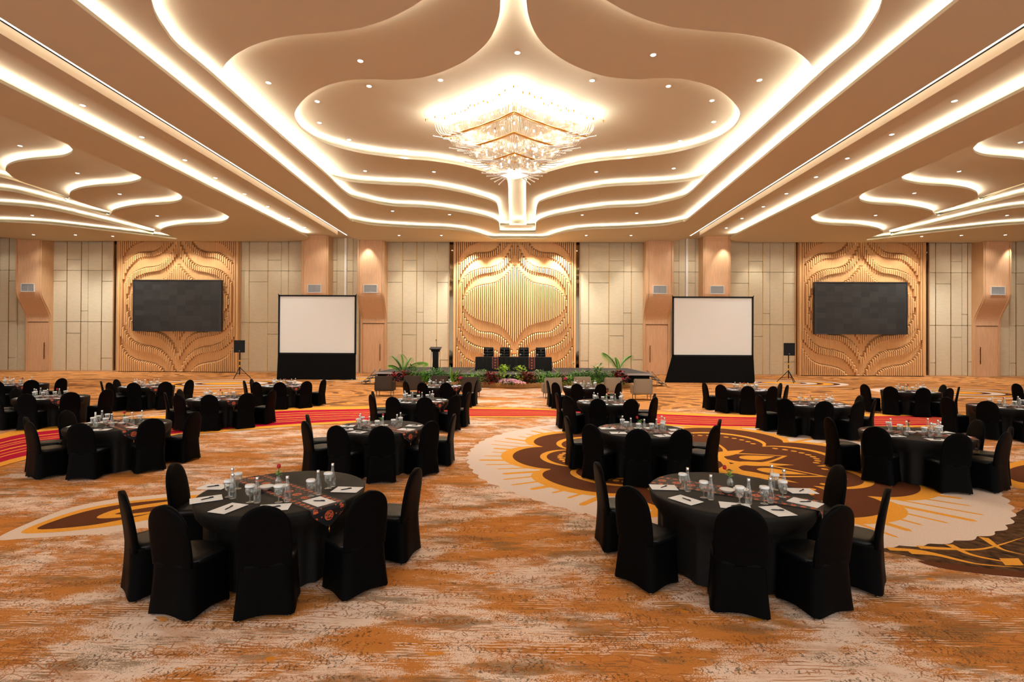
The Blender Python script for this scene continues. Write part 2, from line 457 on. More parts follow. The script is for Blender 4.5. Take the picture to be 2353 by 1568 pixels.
D_px = [(1150, -200), (1150, -60), (1150, 0), (1148, 30), (1140, 60), (1125, 90), (1100, 117), (1060, 145), (1010, 167), (960, 180), (900, 184), (850, 182), (800, 185), (750, 197), (715, 215), (690, 238), (677, 262), (683, 285), (700, 303), (730, 322), (770, 337), (820, 350), (870, 358), (930, 365), (980, 369), (1020, 374), (1060, 381), (1100, 391), (1135, 402), (1158, 411), (1167, 422), (1169, 471), (1171, 526)]
hA = half(A_px, ZA, pre=[(-9.75, 3), (-9.75, 8)])
hB = half([(375, -260), (362, -180), (351, -90), (347, -40)] + B_px, ZB)
ct = half(C_top, ZC); cb = half(C_bot, ZC)
hC = ct + [(-9.42, 19), (-9.42, 22)] + cb
hD = half(D_px, ZD)
def whole(h): return h + mirror(h)[::-1]
def rect(x0, x1, y0, y1): return [(x0, y0), (x1, y0), (x1, y1), (x0, y1)]
XA0, XA1 = -11.95, 2 * X0 + 11.95
corner = [(XA0, 33.6), (XA0 + .05, 34.8), (XA0 + .35, 35.7), (XA0 + 1.1, 36.35), (XA0 + 2.2, 36.52)]
corner = [tuple(p[:2]) for p in spline([(a, b, 0) for a, b in corner], 5)]
oA = [(XA0, -6)] + corner + mirror(corner)[::-1] + [(XA1, -6)]
rA, rB, rC, rD = whole(hA), whole(hB), whole(hC), whole(hD)
sheet('ceiling', ZA, oA, [rA])
sheet('ceiling', ZB, rect(-11.6, 11.2, -5.8, 36.6), [rB])
sheet('ceiling', ZC, rect(-11.6, 11.2, -5.8, 36.6), [rC])
sheet('ceiling', ZD, rect(-11.6, 11.2, -5.8, 36.6), [rD])
sheet('ceiling', ZE, rect(-45, 45, -6.5, 37.6), [])
for r, z in ((rA, ZA), (rB, ZB), (rC, ZC), (rD, ZD)):
    led('trim_cove_light', ribbon(r, .10, z + TH + .005))
# outer edge of the central bay and the partition track
for s in (0, 1):
    fx = (lambda x: x) if s == 0 else (lambda x: 2 * X0 - x)
    a, b = sorted((fx(-11.3), fx(-16.0)))
    mb = MB().box(a, b, -6, 37.5, 10.03, 10.08)
    struct('ceiling', mb.mesh('ceiling_track_bay', 'ceiling_paint'))
    a, b = sorted((fx(-12.6), fx(-13.2)))
    mb = MB(); end = [(a, -6), (b, -6), (b, 34.2), ((a + b) / 2 + .2, 34.55), ((a + b) / 2 - .2, 34.55), (a, 34.2)]
    sheet('ceiling', 9.68, end, [], th=.35, mat='ceiling_paint')
    q = sorted((fx(-12.6), fx(-12.585)))
    struct('trim_bulkhead_face', MB().box(q[0], q[1], -5.9, 34.2, 9.685, 10.03).mesh('trim_bulkhead_face', 'cream_paint'))
    a, b = sorted((fx(-12.6), fx(-12.55)))
    struct('trim_partition_track', MB().box(a, b, -5, 34.2, 9.975, 10.0).mesh('trim_track', 'black_metal'))
    struct('trim_line_light', MB().box(*sorted((fx(-11.95), fx(-12.02))), -5, 34.3, ZA + .002, ZA + .02).mesh('trim_line_light', 'led_line'))
    x = fx(-11.8)
    led('trim_cove_light', MB().add([(x - .02, -5, ZA + TH + .005), (x + .02, -5, ZA + TH + .005), (x + .02, 35.2, ZA + TH + .005), (x - .02, 35.2, ZA + TH + .005)], [(0, 1, 2, 3)]))
    x = fx(-15.08)
    led('trim_cove_light', MB().add([(x - .03, -5, ZA + TH + .005), (x + .03, -5, ZA + TH + .005), (x + .03, 35.0, ZA + TH + .005), (x - .03, 35.0, ZA + TH + .005)], [(0, 1, 2, 3)]))

# side bays
S4 = [(526, 498), (524, 505), (514, 511), (497, 514.5), (464, 517), (429, 518), (400, 521), (379, 525), (369, 530.5), (372, 535), (389, 541), (408, 549)]
S3 = [(419, 454), (414, 462.5), (393, 468), (357, 471), (321, 473), (286, 478.6), (264, 484), (258, 488.6), (262.5, 494.6), (286, 505), (357, 528)]
S2 = [(325, 408), (320, 416), (293, 423), (257, 427), (221, 429), (186, 434), (166, 441), (160, 448), (164, 456), (193, 468), (257, 488)]
S1 = [(168, 345), (162.5, 353.6), (143, 361), (107, 365), (71, 368), (39, 373), (20, 380), (13.6, 387.5), (16, 396), (46, 416), (107, 436), (161, 455)]
b4 = [(404, 550), (321, 540), (214, 527.5), (107, 516), (0, 511), (-120, 511)]
b3 = [(352, 539), (304, 526), (214, 504), (107, 481), (0, 471), (-140, 468)]
b2 = [(250, 497), (143, 469), (54, 446), (0, 437.5), (-140, 424), (-260, 420)]
b1 = [(155, 462), (107, 440), (46, 419), (0, 407), (-120, 378), (-260, 362)]
def corner_l(m):
    c = [(-14.95, 33.8), (-14.98, 34.9), (-15.3, 35.6), (-16.0, 36.1), (-17.5, 36.4)]
    return c
for s in (0, 1):
    mm = (lambda p: p) if s == 0 else mirror
    for i, (S, b, z, xr) in enumerate(((S4, b4, ZA, -17.08), (S3, b3, ZB, -17.7), (S2, b2, ZC, -18.35), (S1, b1, ZD, -19.0))):
        sp = half(S, z); bp = half(b, z)
        xl = bp[-1][0]
        tip = sp[0]
        h = [(xr, 2.0), (xr, tip[1] - 1.2), (xr - (xr - tip[0]) * .3, tip[1] - .6)] + sp + bp + [(xl, 2.0)]
        h = mm(h)
        if i == 0:
            cl = [tuple(p[:2]) for p in spline([(a, c, 0) for a, c in corner_l(0)], 4)]
            left = [(-34.5, 36.4), (-36.6, 35.6), (-37.6, 34.4), (-37.9, 32), (-37.9, -6)]
            out = [(-14.95, -6)] + cl + left
            out = mm(out)
        else:
            out = mm([(-16.2, -5.8), (-16.2, 36.6), (-44, 36.6), (-44, -5.8)])
        if min(p[0] for p in h) < min(p[0] for p in out):
            lim = min(p[0] for p in out) + .3
            h = [(max(p[0], lim), p[1]) for p in h]
        if max(p[0] for p in h) > max(p[0] for p in out):
            lim = max(p[0] for p in out) - .3
            h = [(min(p[0], lim), p[1]) for p in h]
        sheet('ceiling', z, out, [h])
        led('trim_cove_light', ribbon(h, .10, z + TH + .005))

# ------------------------------------------------------------------ recessed downlights
dl_mb = MB().lathe([(.075, -.012), (.09, -.012), (.095, 0), (.075, 0)], 14, 0, c0=False, c1=False)
dl_mb.add([(.075 * math.cos(2 * PI * j / 14), .075 * math.sin(2 * PI * j / 14), -.006) for j in range(14)], [tuple(range(14))], 1)
dl_me = dl_mb.mesh('recessed_downlight', ['white_metal', 'lens'])
dl_kind = Kind('recessed_downlight', 'ceiling light', [('recessed_downlight', dl_me, (0, 0, 0), None)])
DL = []
def downs(px, z, group, power, cone=95):
    os_ = []
    for x, y in px:
        p = onz(x, y, z); p.z = z
        os_.append(dl_kind.place(p, 0, None, group))
        DL.append((p.x, p.y, z - .05, power, cone))
    return os_
def lab(objs, fmt, key=None, first='leftmost', last='rightmost', side='from left'):
    objs = sorted(objs, key=key or (lambda o: proj(o.location)[0]))
    for o, w in zip(objs, ords(len(objs), first, last, side)): o['label'] = fmt % w
nearkey = lambda o: o.location.y
lab(downs([(617, 190), (828, 140), (1501, 126), (1745, 184)], ZD, 'downlights before the chandelier petals', 130), 'recessed downlight in outer petal ceiling above the chandelier, %s of four')
lab(downs([(1189, 121)], ZE, 'downlights inside the petal opening', 130), 'recessed downlight alone above the chandelier on the centre line, %s one')
lab(downs([(1012, 184), (848, 198), (729, 233), (734, 282), (802, 321), (930, 345)], ZE, 'downlights inside the petal opening', 110), 'recessed downlight in left half of inner petal ceiling, %s along its rim', key=lambda o: -o.location.x + 0 * o.location.y if False else o.location.y, first='nearest', last='farthest', side='from nearest')
lab(downs([(1361, 185), (1536, 198), (1636, 231), (1640, 280), (1562, 324), (1444, 344)], ZE, 'downlights inside the petal opening', 110), 'recessed downlight in right half of inner petal ceiling, %s along its rim', key=nearkey, first='nearest', last='farthest', side='from nearest')
lab(downs([(839, 393), (997, 395), (1370, 395), (1548, 387)], ZD, 'downlights on the petal steps', 120), 'recessed downlight on ceiling step just below the chandelier, %s of four')
lab(downs([(902, 485), (1033, 493), (1338, 494), (1463, 490)], ZB, 'downlights on the petal steps', 120), 'recessed downlight on lower ceiling step near the central stem, %s of four')
lab(downs([(917, 541), (1014, 541), (1347, 541), (1450, 541)], ZA, 'downlights along the ceiling front edge', 240, 110), 'recessed downlight on ceiling edge above the stage, %s of four')
lab(downs([(190, 242), (326, 315), (425, 368), (495, 409), (562, 446), (615, 475), (663, 502), (700, 523)], 10.03, 'downlights in the left ceiling trough', 130), 'recessed downlight in lit left ceiling trough, %s in the line', key=nearkey, first='nearest', last='farthest', side='from nearest')
lab(downs([(2193, 232), (2049, 309), (1947, 364), (1875, 407), (1807, 445), (1754, 475), (1705, 502), (1669, 524)], 10.03, 'downlights in the right ceiling trough', 130), 'recessed downlight in lit right ceiling trough, %s in the line', key=nearkey, first='nearest', last='farthest', side='from nearest')
lw = downs([(46, 335)], ZE, 'downlights on the left wavy steps', 120) + downs([(178, 398)], ZD, 'downlights on the left wavy steps', 120) + downs([(275, 446)], ZC, 'downlights on the left wavy steps', 120) + downs([(361, 496)], ZB, 'downlights on the left wavy steps', 120)
lab(lw, 'recessed downlight on a left wavy ceiling step, %s of the steps', key=nearkey, first='nearest', last='farthest', side='from nearest')
lw = downs([(2345, 327)], ZE, 'downlights on the right wavy steps', 120) + downs([(2204, 394)], ZD, 'downlights on the right wavy steps', 120) + downs([(2101, 444)], ZC, 'downlights on the right wavy steps', 120) + downs([(2012, 495)], ZB, 'downlights on the right wavy steps', 120)
lab(lw, 'recessed downlight on a right wavy ceiling step, %s of the steps', key=nearkey, first='nearest', last='farthest', side='from nearest')
lab(downs([(74, 495)], ZB, 'downlights on the left wavy steps', 120), 'recessed downlight alone between two lit bands at left edge, %s one')
lab(downs([(2314, 495)], ZB, 'downlights on the right wavy steps', 120), 'recessed downlight alone between two lit bands at right edge, %s one')
lab(downs([(77, 539.5), (173, 540), (259, 543)], ZA, 'downlights along the ceiling front edge', 240, 110), 'recessed downlight above fabric wall at left end of hall, %s of three')
lab(downs([(2118, 543.5), (2209, 541), (2310, 540)], ZA, 'downlights along the ceiling front edge', 240, 110), 'recessed downlight above fabric wall at right end of hall, %s of three')
for o in list(bpy.data.objects):
    if o.get('label', '').endswith(', only one'): o['label'] = o['label'][:-10]
for i, (x, y, z, pw, cone) in enumerate(DL):
    l = bpy.data.lights.new('downlight_beam', 'SPOT'); l.energy = pw * 2.0; l.color = (1, .985, .96)
    l.spot_size = R_(cone); l.spot_blend = .8; l.shadow_soft_size = .06
    o = bpy.data.objects.new('downlight_beam', l); COL.objects.link(o); o.location = (x, y, z)

# ------------------------------------------------------------------ back wall
def wx(px, py=650, y=YW): return ony(px, py, y).x
struct('wall_back', MB().box(-46, 46, YW + .12, YW + .4, 0, 11.6).mesh('wall_back', 'fabric_panel'))
TY = {'L': ([0, .285, .504, .612, .82, 1.0], [2, 3], [[7.58, 3.73, 6.76], [8.39, 7.58, 3.73, 2.86], [7.58, 3.73, 4.54], [7.58, 3.73], [7.58, 6.76, 3.73, 1.0]], [1, 2, 4]),
      'R': ([0, .13, .435, .655, .77, 1.0], [3], [[7.58, 3.73, 1.0], [7.58, 6.76, 3.73], [8.39, 7.58, 3.73, 2.86], [7.58, 4.54, 3.73], [7.58, 3.73, 1.1]], [1, 2, 4]),
      'N': ([0, .5, 1.0], [], [[7.58, 8.39, 3.73, 6.76], [7.58, 3.73, 2.86]], [])}
def fabric(px0, px1, ty):
    a, b = wx(px0), wx(px1)
    fr, _, seams, br = TY[ty]
    mb = MB()
    for i in range(len(fr) - 1):
        xa, xb = a + (b - a) * fr[i] + .006, a + (b - a) * fr[i + 1] - .006
        zs = [0.08] + sorted(seams[i]) + [11.2]
        for z0, z1 in zip(zs, zs[1:]):
            mb.bbox(xa, xb, YW, YW + .11, z0 + .008, z1 - .008, .022)
    for i in br:
        x = a + (b - a) * fr[i]
        mb.box(x - .016, x + .016, YW - .012, YW + .1, .08, 11.2, 1)
    mb.box(a, b, YW - .005, YW + .11, 0, .08, 2)
    struct('wall_fabric_panels', mb.mesh('wall_fabric_panels', ['fabric_panel', 'brass', 'wood_edge']))
for p0, p1, t in ((-60, 38, 'L'), (111, 261, 'L'), (554, 695, 'R'), (756, 792, 'N'), (797, 826, 'N'), (883, 1031, 'L'), (1333, 1486, 'R'), (1545, 1575, 'N'), (1580, 1615, 'N'), (1678, 1827, 'L'), (2135, 2250, 'R'), (2322, 2420, 'R')):
    fabric(p0, p1, t)
for px in (794.5, 1577.5):
    x = wx(px)
    struct('trim_partition_jamb', MB().box(x - .08, x + .08, YW - .1, YW + .12, 0, 10.03).mesh('trim_jamb', 'white_metal'))
# mirrored strips beside the slatted panels
for k, (a, b) in enumerate(((261, 269.5), (545.5, 553), (1032, 1042.5), (1322.5, 1332), (1827.5, 1837.5), (2126, 2134.5))):
    xa, xb = wx(a), wx(b)
    mb = MB().box(xa, xb, YW + .03, YW + .1, .02, 11.2).box(xa - .03, xa + .02, YW - .06, YW + .1, 0, 11.2, 1).box(xb - .02, xb + .03, YW - .06, YW + .1, 0, 11.2, 1)
    struct('wall_mirror_strip', mb.mesh('wall_mirror_strip', ['bronze_mirror', 'wood_edge']))

# slatted feature panels: raised slats leave petal shaped recesses
TOPS = [[(360, 1343), (335, 1300)], ]
def cv(*p): return sorted(p)
bottoms = [cv((345, 315), (370, 270), (390, 237), (415, 208), (440, 187), (460, 170), (485, 158), (510, 150), (530, 140), (585, 126)),
           cv((352, 590), (365, 515), (390, 470), (410, 430), (435, 405), (460, 375), (480, 355), (500, 340), (530, 320), (560, 310), (590, 303), (640, 300), (700, 295), (740, 285), (780, 270), (805, 255), (830, 235), (850, 215), (875, 190), (900, 165), (920, 130)),
           cv((400, 740), (410, 690), (430, 630), (455, 595), (480, 560), (520, 525), (580, 500), (650, 480), (750, 465), (800, 450), (850, 425), (895, 385), (920, 355), (945, 320), (975, 275), (984, 262)),
           cv((400, 840), (405, 855), (430, 895), (475, 945), (545, 990), (610, 1015), (680, 1028), (750, 1045), (820, 1070), (890, 1125), (940, 1190), (965, 1235), (984, 1265)),
           cv((352, 1000), (360, 1025), (385, 1055), (405, 1085), (430, 1115), (455, 1140), (500, 1170), (545, 1188), (590, 1198), (640, 1205), (700, 1215), (750, 1225), (790, 1245), (840, 1285), (900, 1345), (940, 1410), (984, 1490)),
           cv((328, 1190), (335, 1215), (360, 1250), (385, 1280), (405, 1300), (450, 1335), (500, 1365), (545, 1375), (590, 1385), (700, 1400), (790, 1435), (860, 1500), (900, 1560), (925, 1610))]
tops = [cv((335, 400), (365, 355), (385, 330), (410, 320), (435, 295), (460, 276), (480, 265), (500, 255), (530, 242), (560, 238), (600, 237), (640, 235), (690, 230), (710, 222), (740, 210), (760, 200), (780, 185), (800, 160), (830, 130)),
        cv((360, 620), (385, 565), (410, 525), (430, 500), (450, 485), (475, 465), (500, 450), (540, 435), (570, 425), (600, 415), (650, 410), (700, 405), (740, 395), (770, 385), (800, 370), (825, 350), (850, 330), (870, 300), (895, 275), (920, 225), (945, 180), (970, 130)),
        cv((400, 775), (405, 760), (430, 720), (480, 665), (550, 620), (620, 600), (700, 590), (780, 570), (850, 525), (940, 430), (984, 370)),
        cv((400, 905), (405, 920), (430, 985), (455, 1020), (475, 1045), (500, 1068), (520, 1085), (545, 1105), (570, 1120), (590, 1128), (615, 1133), (660, 1140), (700, 1140), (745, 1145), (770, 1155), (800, 1165), (820, 1175), (845, 1190), (865, 1208), (890, 1228), (910, 1255), (935, 1290), (955, 1340), (984, 1400)),
        cv((352, 1075), (360, 1095), (385, 1140), (405, 1182), (430, 1212), (450, 1238), (475, 1255), (500, 1270), (545, 1290), (590, 1303), (640, 1313), (680, 1315), (770, 1345), (795, 1355), (820, 1378), (870, 1420), (920, 1500), (960, 1600)),
        cv((328, 1285), (335, 1300), (360, 1343), (380, 1375), (405, 1403), (425, 1425), (450, 1440), (470, 1452), (495, 1465), (515, 1473), (540, 1480), (640, 1495), (740, 1520), (800, 1560), (840, 1610))]
def interp(c, x):
    if x < c[0][0] or x > c[-1][0]: return None
    for (xa, ya), (xb, yb) in zip(c, c[1:]):
        if xa <= x <= xb: return ya + (yb - ya) * (x - xa) / (xb - xa)
def slat_segments(xc):
    ev = [(interp(c, xc), 0) for c in bottoms] + [(interp(c, xc), 1) for c in tops]
    ev = sorted(e for e in ev if e[0] is not None)
    segs = []; start = None if (ev and ev[0][1] == 1) else 60
    for y, k in ev:
        if k == 1 and start is None: start = y
        elif k == 0 and start is not None:
            segs.append((start, y)); start = None
    if start is not None: segs.append((start, 1650))
    return segs
YP = YW - .3                                   # face of the raised slats
def crop_z(y): return CH + (260 - y / 4.9) * .0319
def slat_panel(pxl, pxr, label):
    xa, xb = wx(pxl, 700, YP), wx(pxr, 700, YP); wd = xb - xa; n = 60; pit = wd / n
    mb = MB(); mb.box(xa, xb, YW - .03, YW + .08, 0, 11.2, 2)
    for i in range(n):
        u = (i + .5) / n; xm = xa + wd * u
        c = 300 + (688 * (u * 2) if u < .5 else 688 * (2 - u * 2))
        hw = pit * .31; zt = 11.2
        segs = [(min(crop_z(y0), 11.2), max(crop_z(y1), .06)) for y0, y1 in slat_segments(c)]
        for z1, z0 in segs:
            if z1 - z0 < .05: continue
            top_cut = .16 if z1 < 11 else 0
            vs = [(xm - hw, YP, z0), (xm + hw, YP, z0), (xm + hw, YW - .02, z0), (xm - hw, YW - .02, z0),
                  (xm - hw, YP, z1 - top_cut), (xm + hw, YP, z1 - top_cut), (xm + hw, YW - .02, z1), (xm - hw, YW - .02, z1)]
            mb.add(vs, [(3, 2, 1, 0), (4, 5, 6, 7), (0, 1, 5, 4), (1, 2, 6, 5), (2, 3, 7, 6), (3, 0, 4, 7)], 0)
        # flat recess boards between the raised lengths
        zs = [11.2] + [z for s_ in segs for z in s_] + [.06]
        for k in range(0, len(zs), 2):
            if zs[k] - zs[k + 1] > .03: mb.box(xm - pit * .488, xm + pit * .488, YW - .13, YW - .02, zs[k + 1], zs[k], 1)
    for x in (xa, xb): mb.box(x - .04, x + .04, YP - .02, YW + .08, 0, 11.2, 0)
    o = struct('wall_slatted_panel', mb.mesh('wall_slatted_panel', ['slat_wood', 'slat_back', 'slat_dark'])); o['label'] = label
slat_panel(271, 545, 'timber slat wall panel with petal recesses behind the left video wall')
slat_panel(1043.5, 1322, 'timber slat wall panel with petal recesses behind the stage')
slat_panel(1838.5, 2125, 'timber slat wall panel with petal recesses behind the right video wall')

# wooden pilasters whose front sweeps back above a door
vent_fr = MB()
for a, b, c, d in ((-.5, .5, .26, .3), (-.5, .5, -.3, -.26), (-.5, -.46, -.26, .26), (.46, .5, -.26, .26)): vent_fr.box(a, b, -.04, .02, c, d)
vent_fr_me = vent_fr.mesh('vent_frame', 'vent_white')
gr = MB().box(-.46, .46, .0, .02, -.26, .26)
for i in range(14):
    z = -.25 + i * .0385
    gr.add([(-.46, -.03, z - .008), (.46, -.03, z - .008), (.46, 0, z + .01), (-.46, 0, z + .01)], [(0, 1, 2, 3)])
gr.box(-.005, .005, -.035, 0, -.26, .26)
vent_kind = Kind('air_vent', 'air vent', [('vent_frame', vent_fr_me, (0, 0, 0), None), ('louvre_grille', gr.mesh('louvre_grille', 'vent_grey', fixn=False), (0, 0, 0), None)])
handle_mb = MB().tube([(0, -.07, -.62), (0, -.07, .62)], .022, 8)
for z in (-.42, .42): handle_mb.tube([(0, -.07, z), (0, .01, z)], .014, 6)
handle_me = handle_mb.mesh('door_handle', 'black_metal')
def pil_prof():
    """(z, y of front face)"""
    yt, yb = YW - .95, YW - .16
    pts = [(11.2, yt), (6.0, yt)]
    for i in range(1, 17):
        t = i / 16; s_ = t * t * (3 - 2 * t)
        pts.append((6.0 - 2.1 * t, yt + (yb - yt) * s_))
    pts.append((3.72, yb)); return pts
def pilaster(pxa, pxb, n, hside, lab_):
    xa, xb = wx(pxa, 600, YW - .95), wx(pxb, 600, YW - .95)
    xm = (xa + xb) / 2; hw = .98; e = .16
    mb = MB(); pr = pil_prof()
    rings = [[(xm - hw + e, y, z), (xm + hw - e, y, z), (xm + hw - e, YW + .1, z), (xm - hw + e, YW + .1, z)] for z, y in pr]
    mb.loft(rings, True, True, 0)
    # layered side cheeks
    pr2 = [(z, y - .05) for z, y in pr] + [(0, pr[-1][1] - .05)]
    for sx in (-1, 1):
        for k, (o0, o1, dy) in enumerate(((e, e * .55, 0), (e * .55, .0, .05))):
            q = sorted((xm + sx * (hw - o0), xm + sx * (hw - o1)))
            mb.loft([[(q[0], y + dy, z), (q[1], y + dy, z), (q[1], YW + .1, z), (q[0], YW + .1, z)] for z, y in pr2], True, True, 1)
    mb.box(xm - hw + e, xm + hw - e, YW - .06, YW + .1, 3.66, 3.72, 2)
    struct('trim_%d' % n, mb.mesh('trim_pilaster', ['wood', 'wood_edge', 'panel_gap']))
    dm = MB().bbox(xm - hw + e + .012, xm + hw - e - .012, YW - .12, YW + .08, .015, 3.66, .006)
    d = struct('door_%d' % n, dm.mesh('door', 'wood')); d['label'] = lab_[0]
    hd = link('door_handle', handle_me, d, (xm + hside * .5, YW - .13, 1.55)); hd['label'] = 'tall black bar door handle'
    vent_kind.place((xm, YW - .975, 6.17), 0, lab_[1], 'air vents on the wooden pilasters')
W6 = ['at the far left', 'behind the left projection screen', 'left of the stage', 'right of the stage', 'behind the right projection screen', 'at the far right']
for n, (a, b, hs) in enumerate(((38, 93, 1), (696, 751, 1), (824, 880, 1), (1488, 1545, -1), (1617, 1678, -1), (2262, 2322, -1)), 1):
    pilaster(a, b, n, hs, ('wooden door under curved pilaster ' + W6[n - 1], 'white framed louvred air vent on wooden pilaster ' + W6[n - 1]))
# side walls far outside the picture close the hall
struct('wall_left', MB().box(-46.3, -46, -6.5, 37.4, 0, 11.4).mesh('wall_left', 'fabric_panel'))
struct('wall_right', MB().box(46, 46.3, -6.5, 37.4, 0, 11.4).mesh('wall_right', 'fabric_panel'))
# ------------------------------------------------------------------ floor with woven motifs
fl = MB(); FM = ['carpet', 'c_brown', 'c_yellow', 'c_beige', 'c_red', 'c_dark']
fl.poly([(-46, -6.5, 0), (46, -6.5, 0), (46, 37.4, 0), (-46, 37.4, 0)], 0)
def ring_poly(f, z, mi, n=360, c=(0, 0)):
    vs = [(c[0], c[1], z)] + [(c[0] + f(2 * PI * i / n) * math.cos(2 * PI * i / n), c[1] + f(2 * PI * i / n) * math.sin(2 * PI * i / n), z) for i in range(n)]
    fl.add(vs, [(0, 1 + i, 1 + (i + 1) % n) for i in range(n)], mi)
def band_poly(f0, f1, z, mi, n=360, c=(0, 0)):
    vs = []
    for i in range(n):
        a = 2 * PI * i / n
        for f in (f0, f1): vs.append((c[0] + f(a) * math.cos(a), c[1] + f(a) * math.sin(a), z))
    fl.add(vs, [(2 * i, 2 * i + 1, 2 * ((i + 1) % n) + 1, 2 * ((i + 1) % n)) for i in range(n)], mi)
def drop(cx, cy, ang, l, w, z, mi, n=28, sharp=.6):
    """teardrop / leaf polygon pointing along ang from (cx,cy)"""
    L = []
    for i in range(n + 1):
        t = i / n; L.append((l * t, w * math.sin(PI * t ** sharp)))
    pts = L + [(x, -y) for x, y in L[-2:0:-1]]
    ca, sa = math.cos(ang), math.sin(ang)
    fl.poly([(cx + x * ca - y * sa, cy + x * sa + y * ca, z) for x, y in pts], mi)
def line(pts, w, z, mi, taper=False):
    P = spline([(a, b, 0) for a, b in pts], 6); vs = []
    for i, p in enumerate(P):
        t = (P[min(i + 1, len(P) - 1)] - P[max(i - 1, 0)]).normalized(); nr = Vector((-t.y, t.x, 0))
        ww = w * (1 - i / len(P)) if taper else w
        for s in (-1, 1): q = p + nr * ww * s; vs.append((q.x, q.y, z))
    fl.add(vs, [(2 * i, 2 * i + 1, 2 * i + 3, 2 * i + 2) for i in range(len(P) - 1)], mi)
def dot(x, y, r, z, mi): fl.poly([(x + r * math.cos(2 * PI * j / 14), y + r * math.sin(2 * PI * j / 14), z) for j in range(14)], mi)
FC = (3.15, 9.65); NP = 9; PH = .25
lob = lambda a, k=.19, e=.5: 1 - k + k * abs(math.cos(NP * (a - PH) / 2)) ** e
HP = []
for q in ((1075, 1055), (1082, 1038), (1120, 1010), (1160, 993), (1230, 985), (1640, 966), (1790, 985), (2290, 1140), (2338, 1183), (2330, 1202), (2280, 1226), (2180, 1250), (2060, 1250), (1085, 1078), (1105, 1095), (1135, 1115), (1180, 1140), (1290, 1150), (1330, 1166), (1375, 1192)):
    w_ = onz(*q, 0) - Vector((FC[0], FC[1], 0)); HP.append((math.atan2(w_.y, w_.x) % (2 * PI), math.hypot(w_.x, w_.y)))
HP.sort(); HP = [(HP[-1][0] - 2 * PI, HP[-1][1])] + HP + [(HP[0][0] + 2 * PI, HP[0][1])]
def hal0(a):
    s_ = w = 0
    for k in range(-6, 7):
        b = (a + k * .05) % (2 * PI)
        for (a0, r0), (a1, r1) in zip(HP, HP[1:]):
            if a0 <= b <= a1: s_ += r0 + (r1 - r0) * (b - a0) / max(1e-6, a1 - a0); w += 1; break
    return s_ / w
hal = lambda a: hal0(a) + .06 * abs(math.sin(34 * a)) - .02
ring_poly(hal, .001, 3, 520, FC)
sc = lambda a: hal0(a) / 4.45
ring_poly(lambda a: 3.75 * lob(a) * sc(a), .002, 2, 360, FC)
for i in range(66):
    a = 2 * PI * i / 66; r0 = 3.5 * lob(a) * sc(a); r1 = hal0(a) * (.91 + .03 * math.sin(5 * i))
    ca, sa = math.cos(a), math.sin(a); w = .035 + .03 * (i % 3 == 0)
    fl.poly([(FC[0] + r * ca - s * w * sa, FC[1] + r * sa + s * w * ca, .0015) for r, s in ((r0, -1), (r1, -.8), (r1 + .05, 0), (r1, .8), (r0, 1))], 2)
ring_poly(lambda a: 3.5 * lob(a) * sc(a), .003, 1, 360, FC)
band_poly(lambda a: 2.78 * lob(a, .24) * sc(a), lambda a: 2.92 * lob(a, .24) * sc(a), .004, 2, 360, FC)
for k in range(NP):
    a0 = PH + 2 * PI * k / NP
    for j in range(-4, 5):
        a = a0 + j * .062; r = 2.5 * lob(a, .24) * sc(a)
        dot(FC[0] + r * math.cos(a), FC[1] + r * math.sin(a), .06, .0045, 2)
    # inner petal with curls
    c, s = math.cos(a0), math.sin(a0)
    drop(FC[0] + .75 * c, FC[1] + .75 * s, a0, 1.6, .48, .005, 2)
    drop(FC[0] + .95 * c, FC[1] + .95 * s, a0, 1.28, .36, .006, 1)
    drop(FC[0] + 1.25 * c, FC[1] + 1.25 * s, a0, .8, .19, .007, 2)
    b = a0 + PI / NP
    drop(FC[0] + .9 * math.cos(b), FC[1] + .9 * math.sin(b), b, 1.1, .17, .0065, 2)
dot(FC[0], FC[1], .85, .0075, 2); dot(FC[0], FC[1], .7, .008, 1); dot(FC[0], FC[1], .35, .0085, 2)
def px_poly(px, z, mi, sm=5):
    pts = [onz(x, y, 0) for x, y in px]; pts = spline(pts, sm, True) if sm else pts
    fl.poly([(p.x, p.y, z) for p in pts], mi)
# long leaf motif at the left
px_poly([(-8, 1240), (60, 1205), (160, 1168), (260, 1148), (360, 1138), (470, 1128), (560, 1128), (500, 1165), (420, 1190), (330, 1213), (240, 1226), (140, 1233), (60, 1238)], .001, 3)
px_poly([(48, 1224), (110, 1196), (190, 1171), (270, 1156), (350, 1147), (440, 1139), (500, 1138), (450, 1165), (370, 1188), (290, 1205), (200, 1217), (110, 1225)], .002, 2)
px_poly([(86, 1217), (140, 1193), (210, 1173), (280, 1160), (350, 1152), (410, 1148), (420, 1160), (350, 1180), (280, 1195), (200, 1209)], .003, 1)
px_poly([(222, 1191), (262, 1173), (330, 1161), (400, 1152), (470, 1146), (430, 1162), (350, 1180), (280, 1190)], .004, 2)
px_poly([(264, 1183), (300, 1174), (350, 1166), (400, 1160), (380, 1170), (320, 1180)], .005, 1)
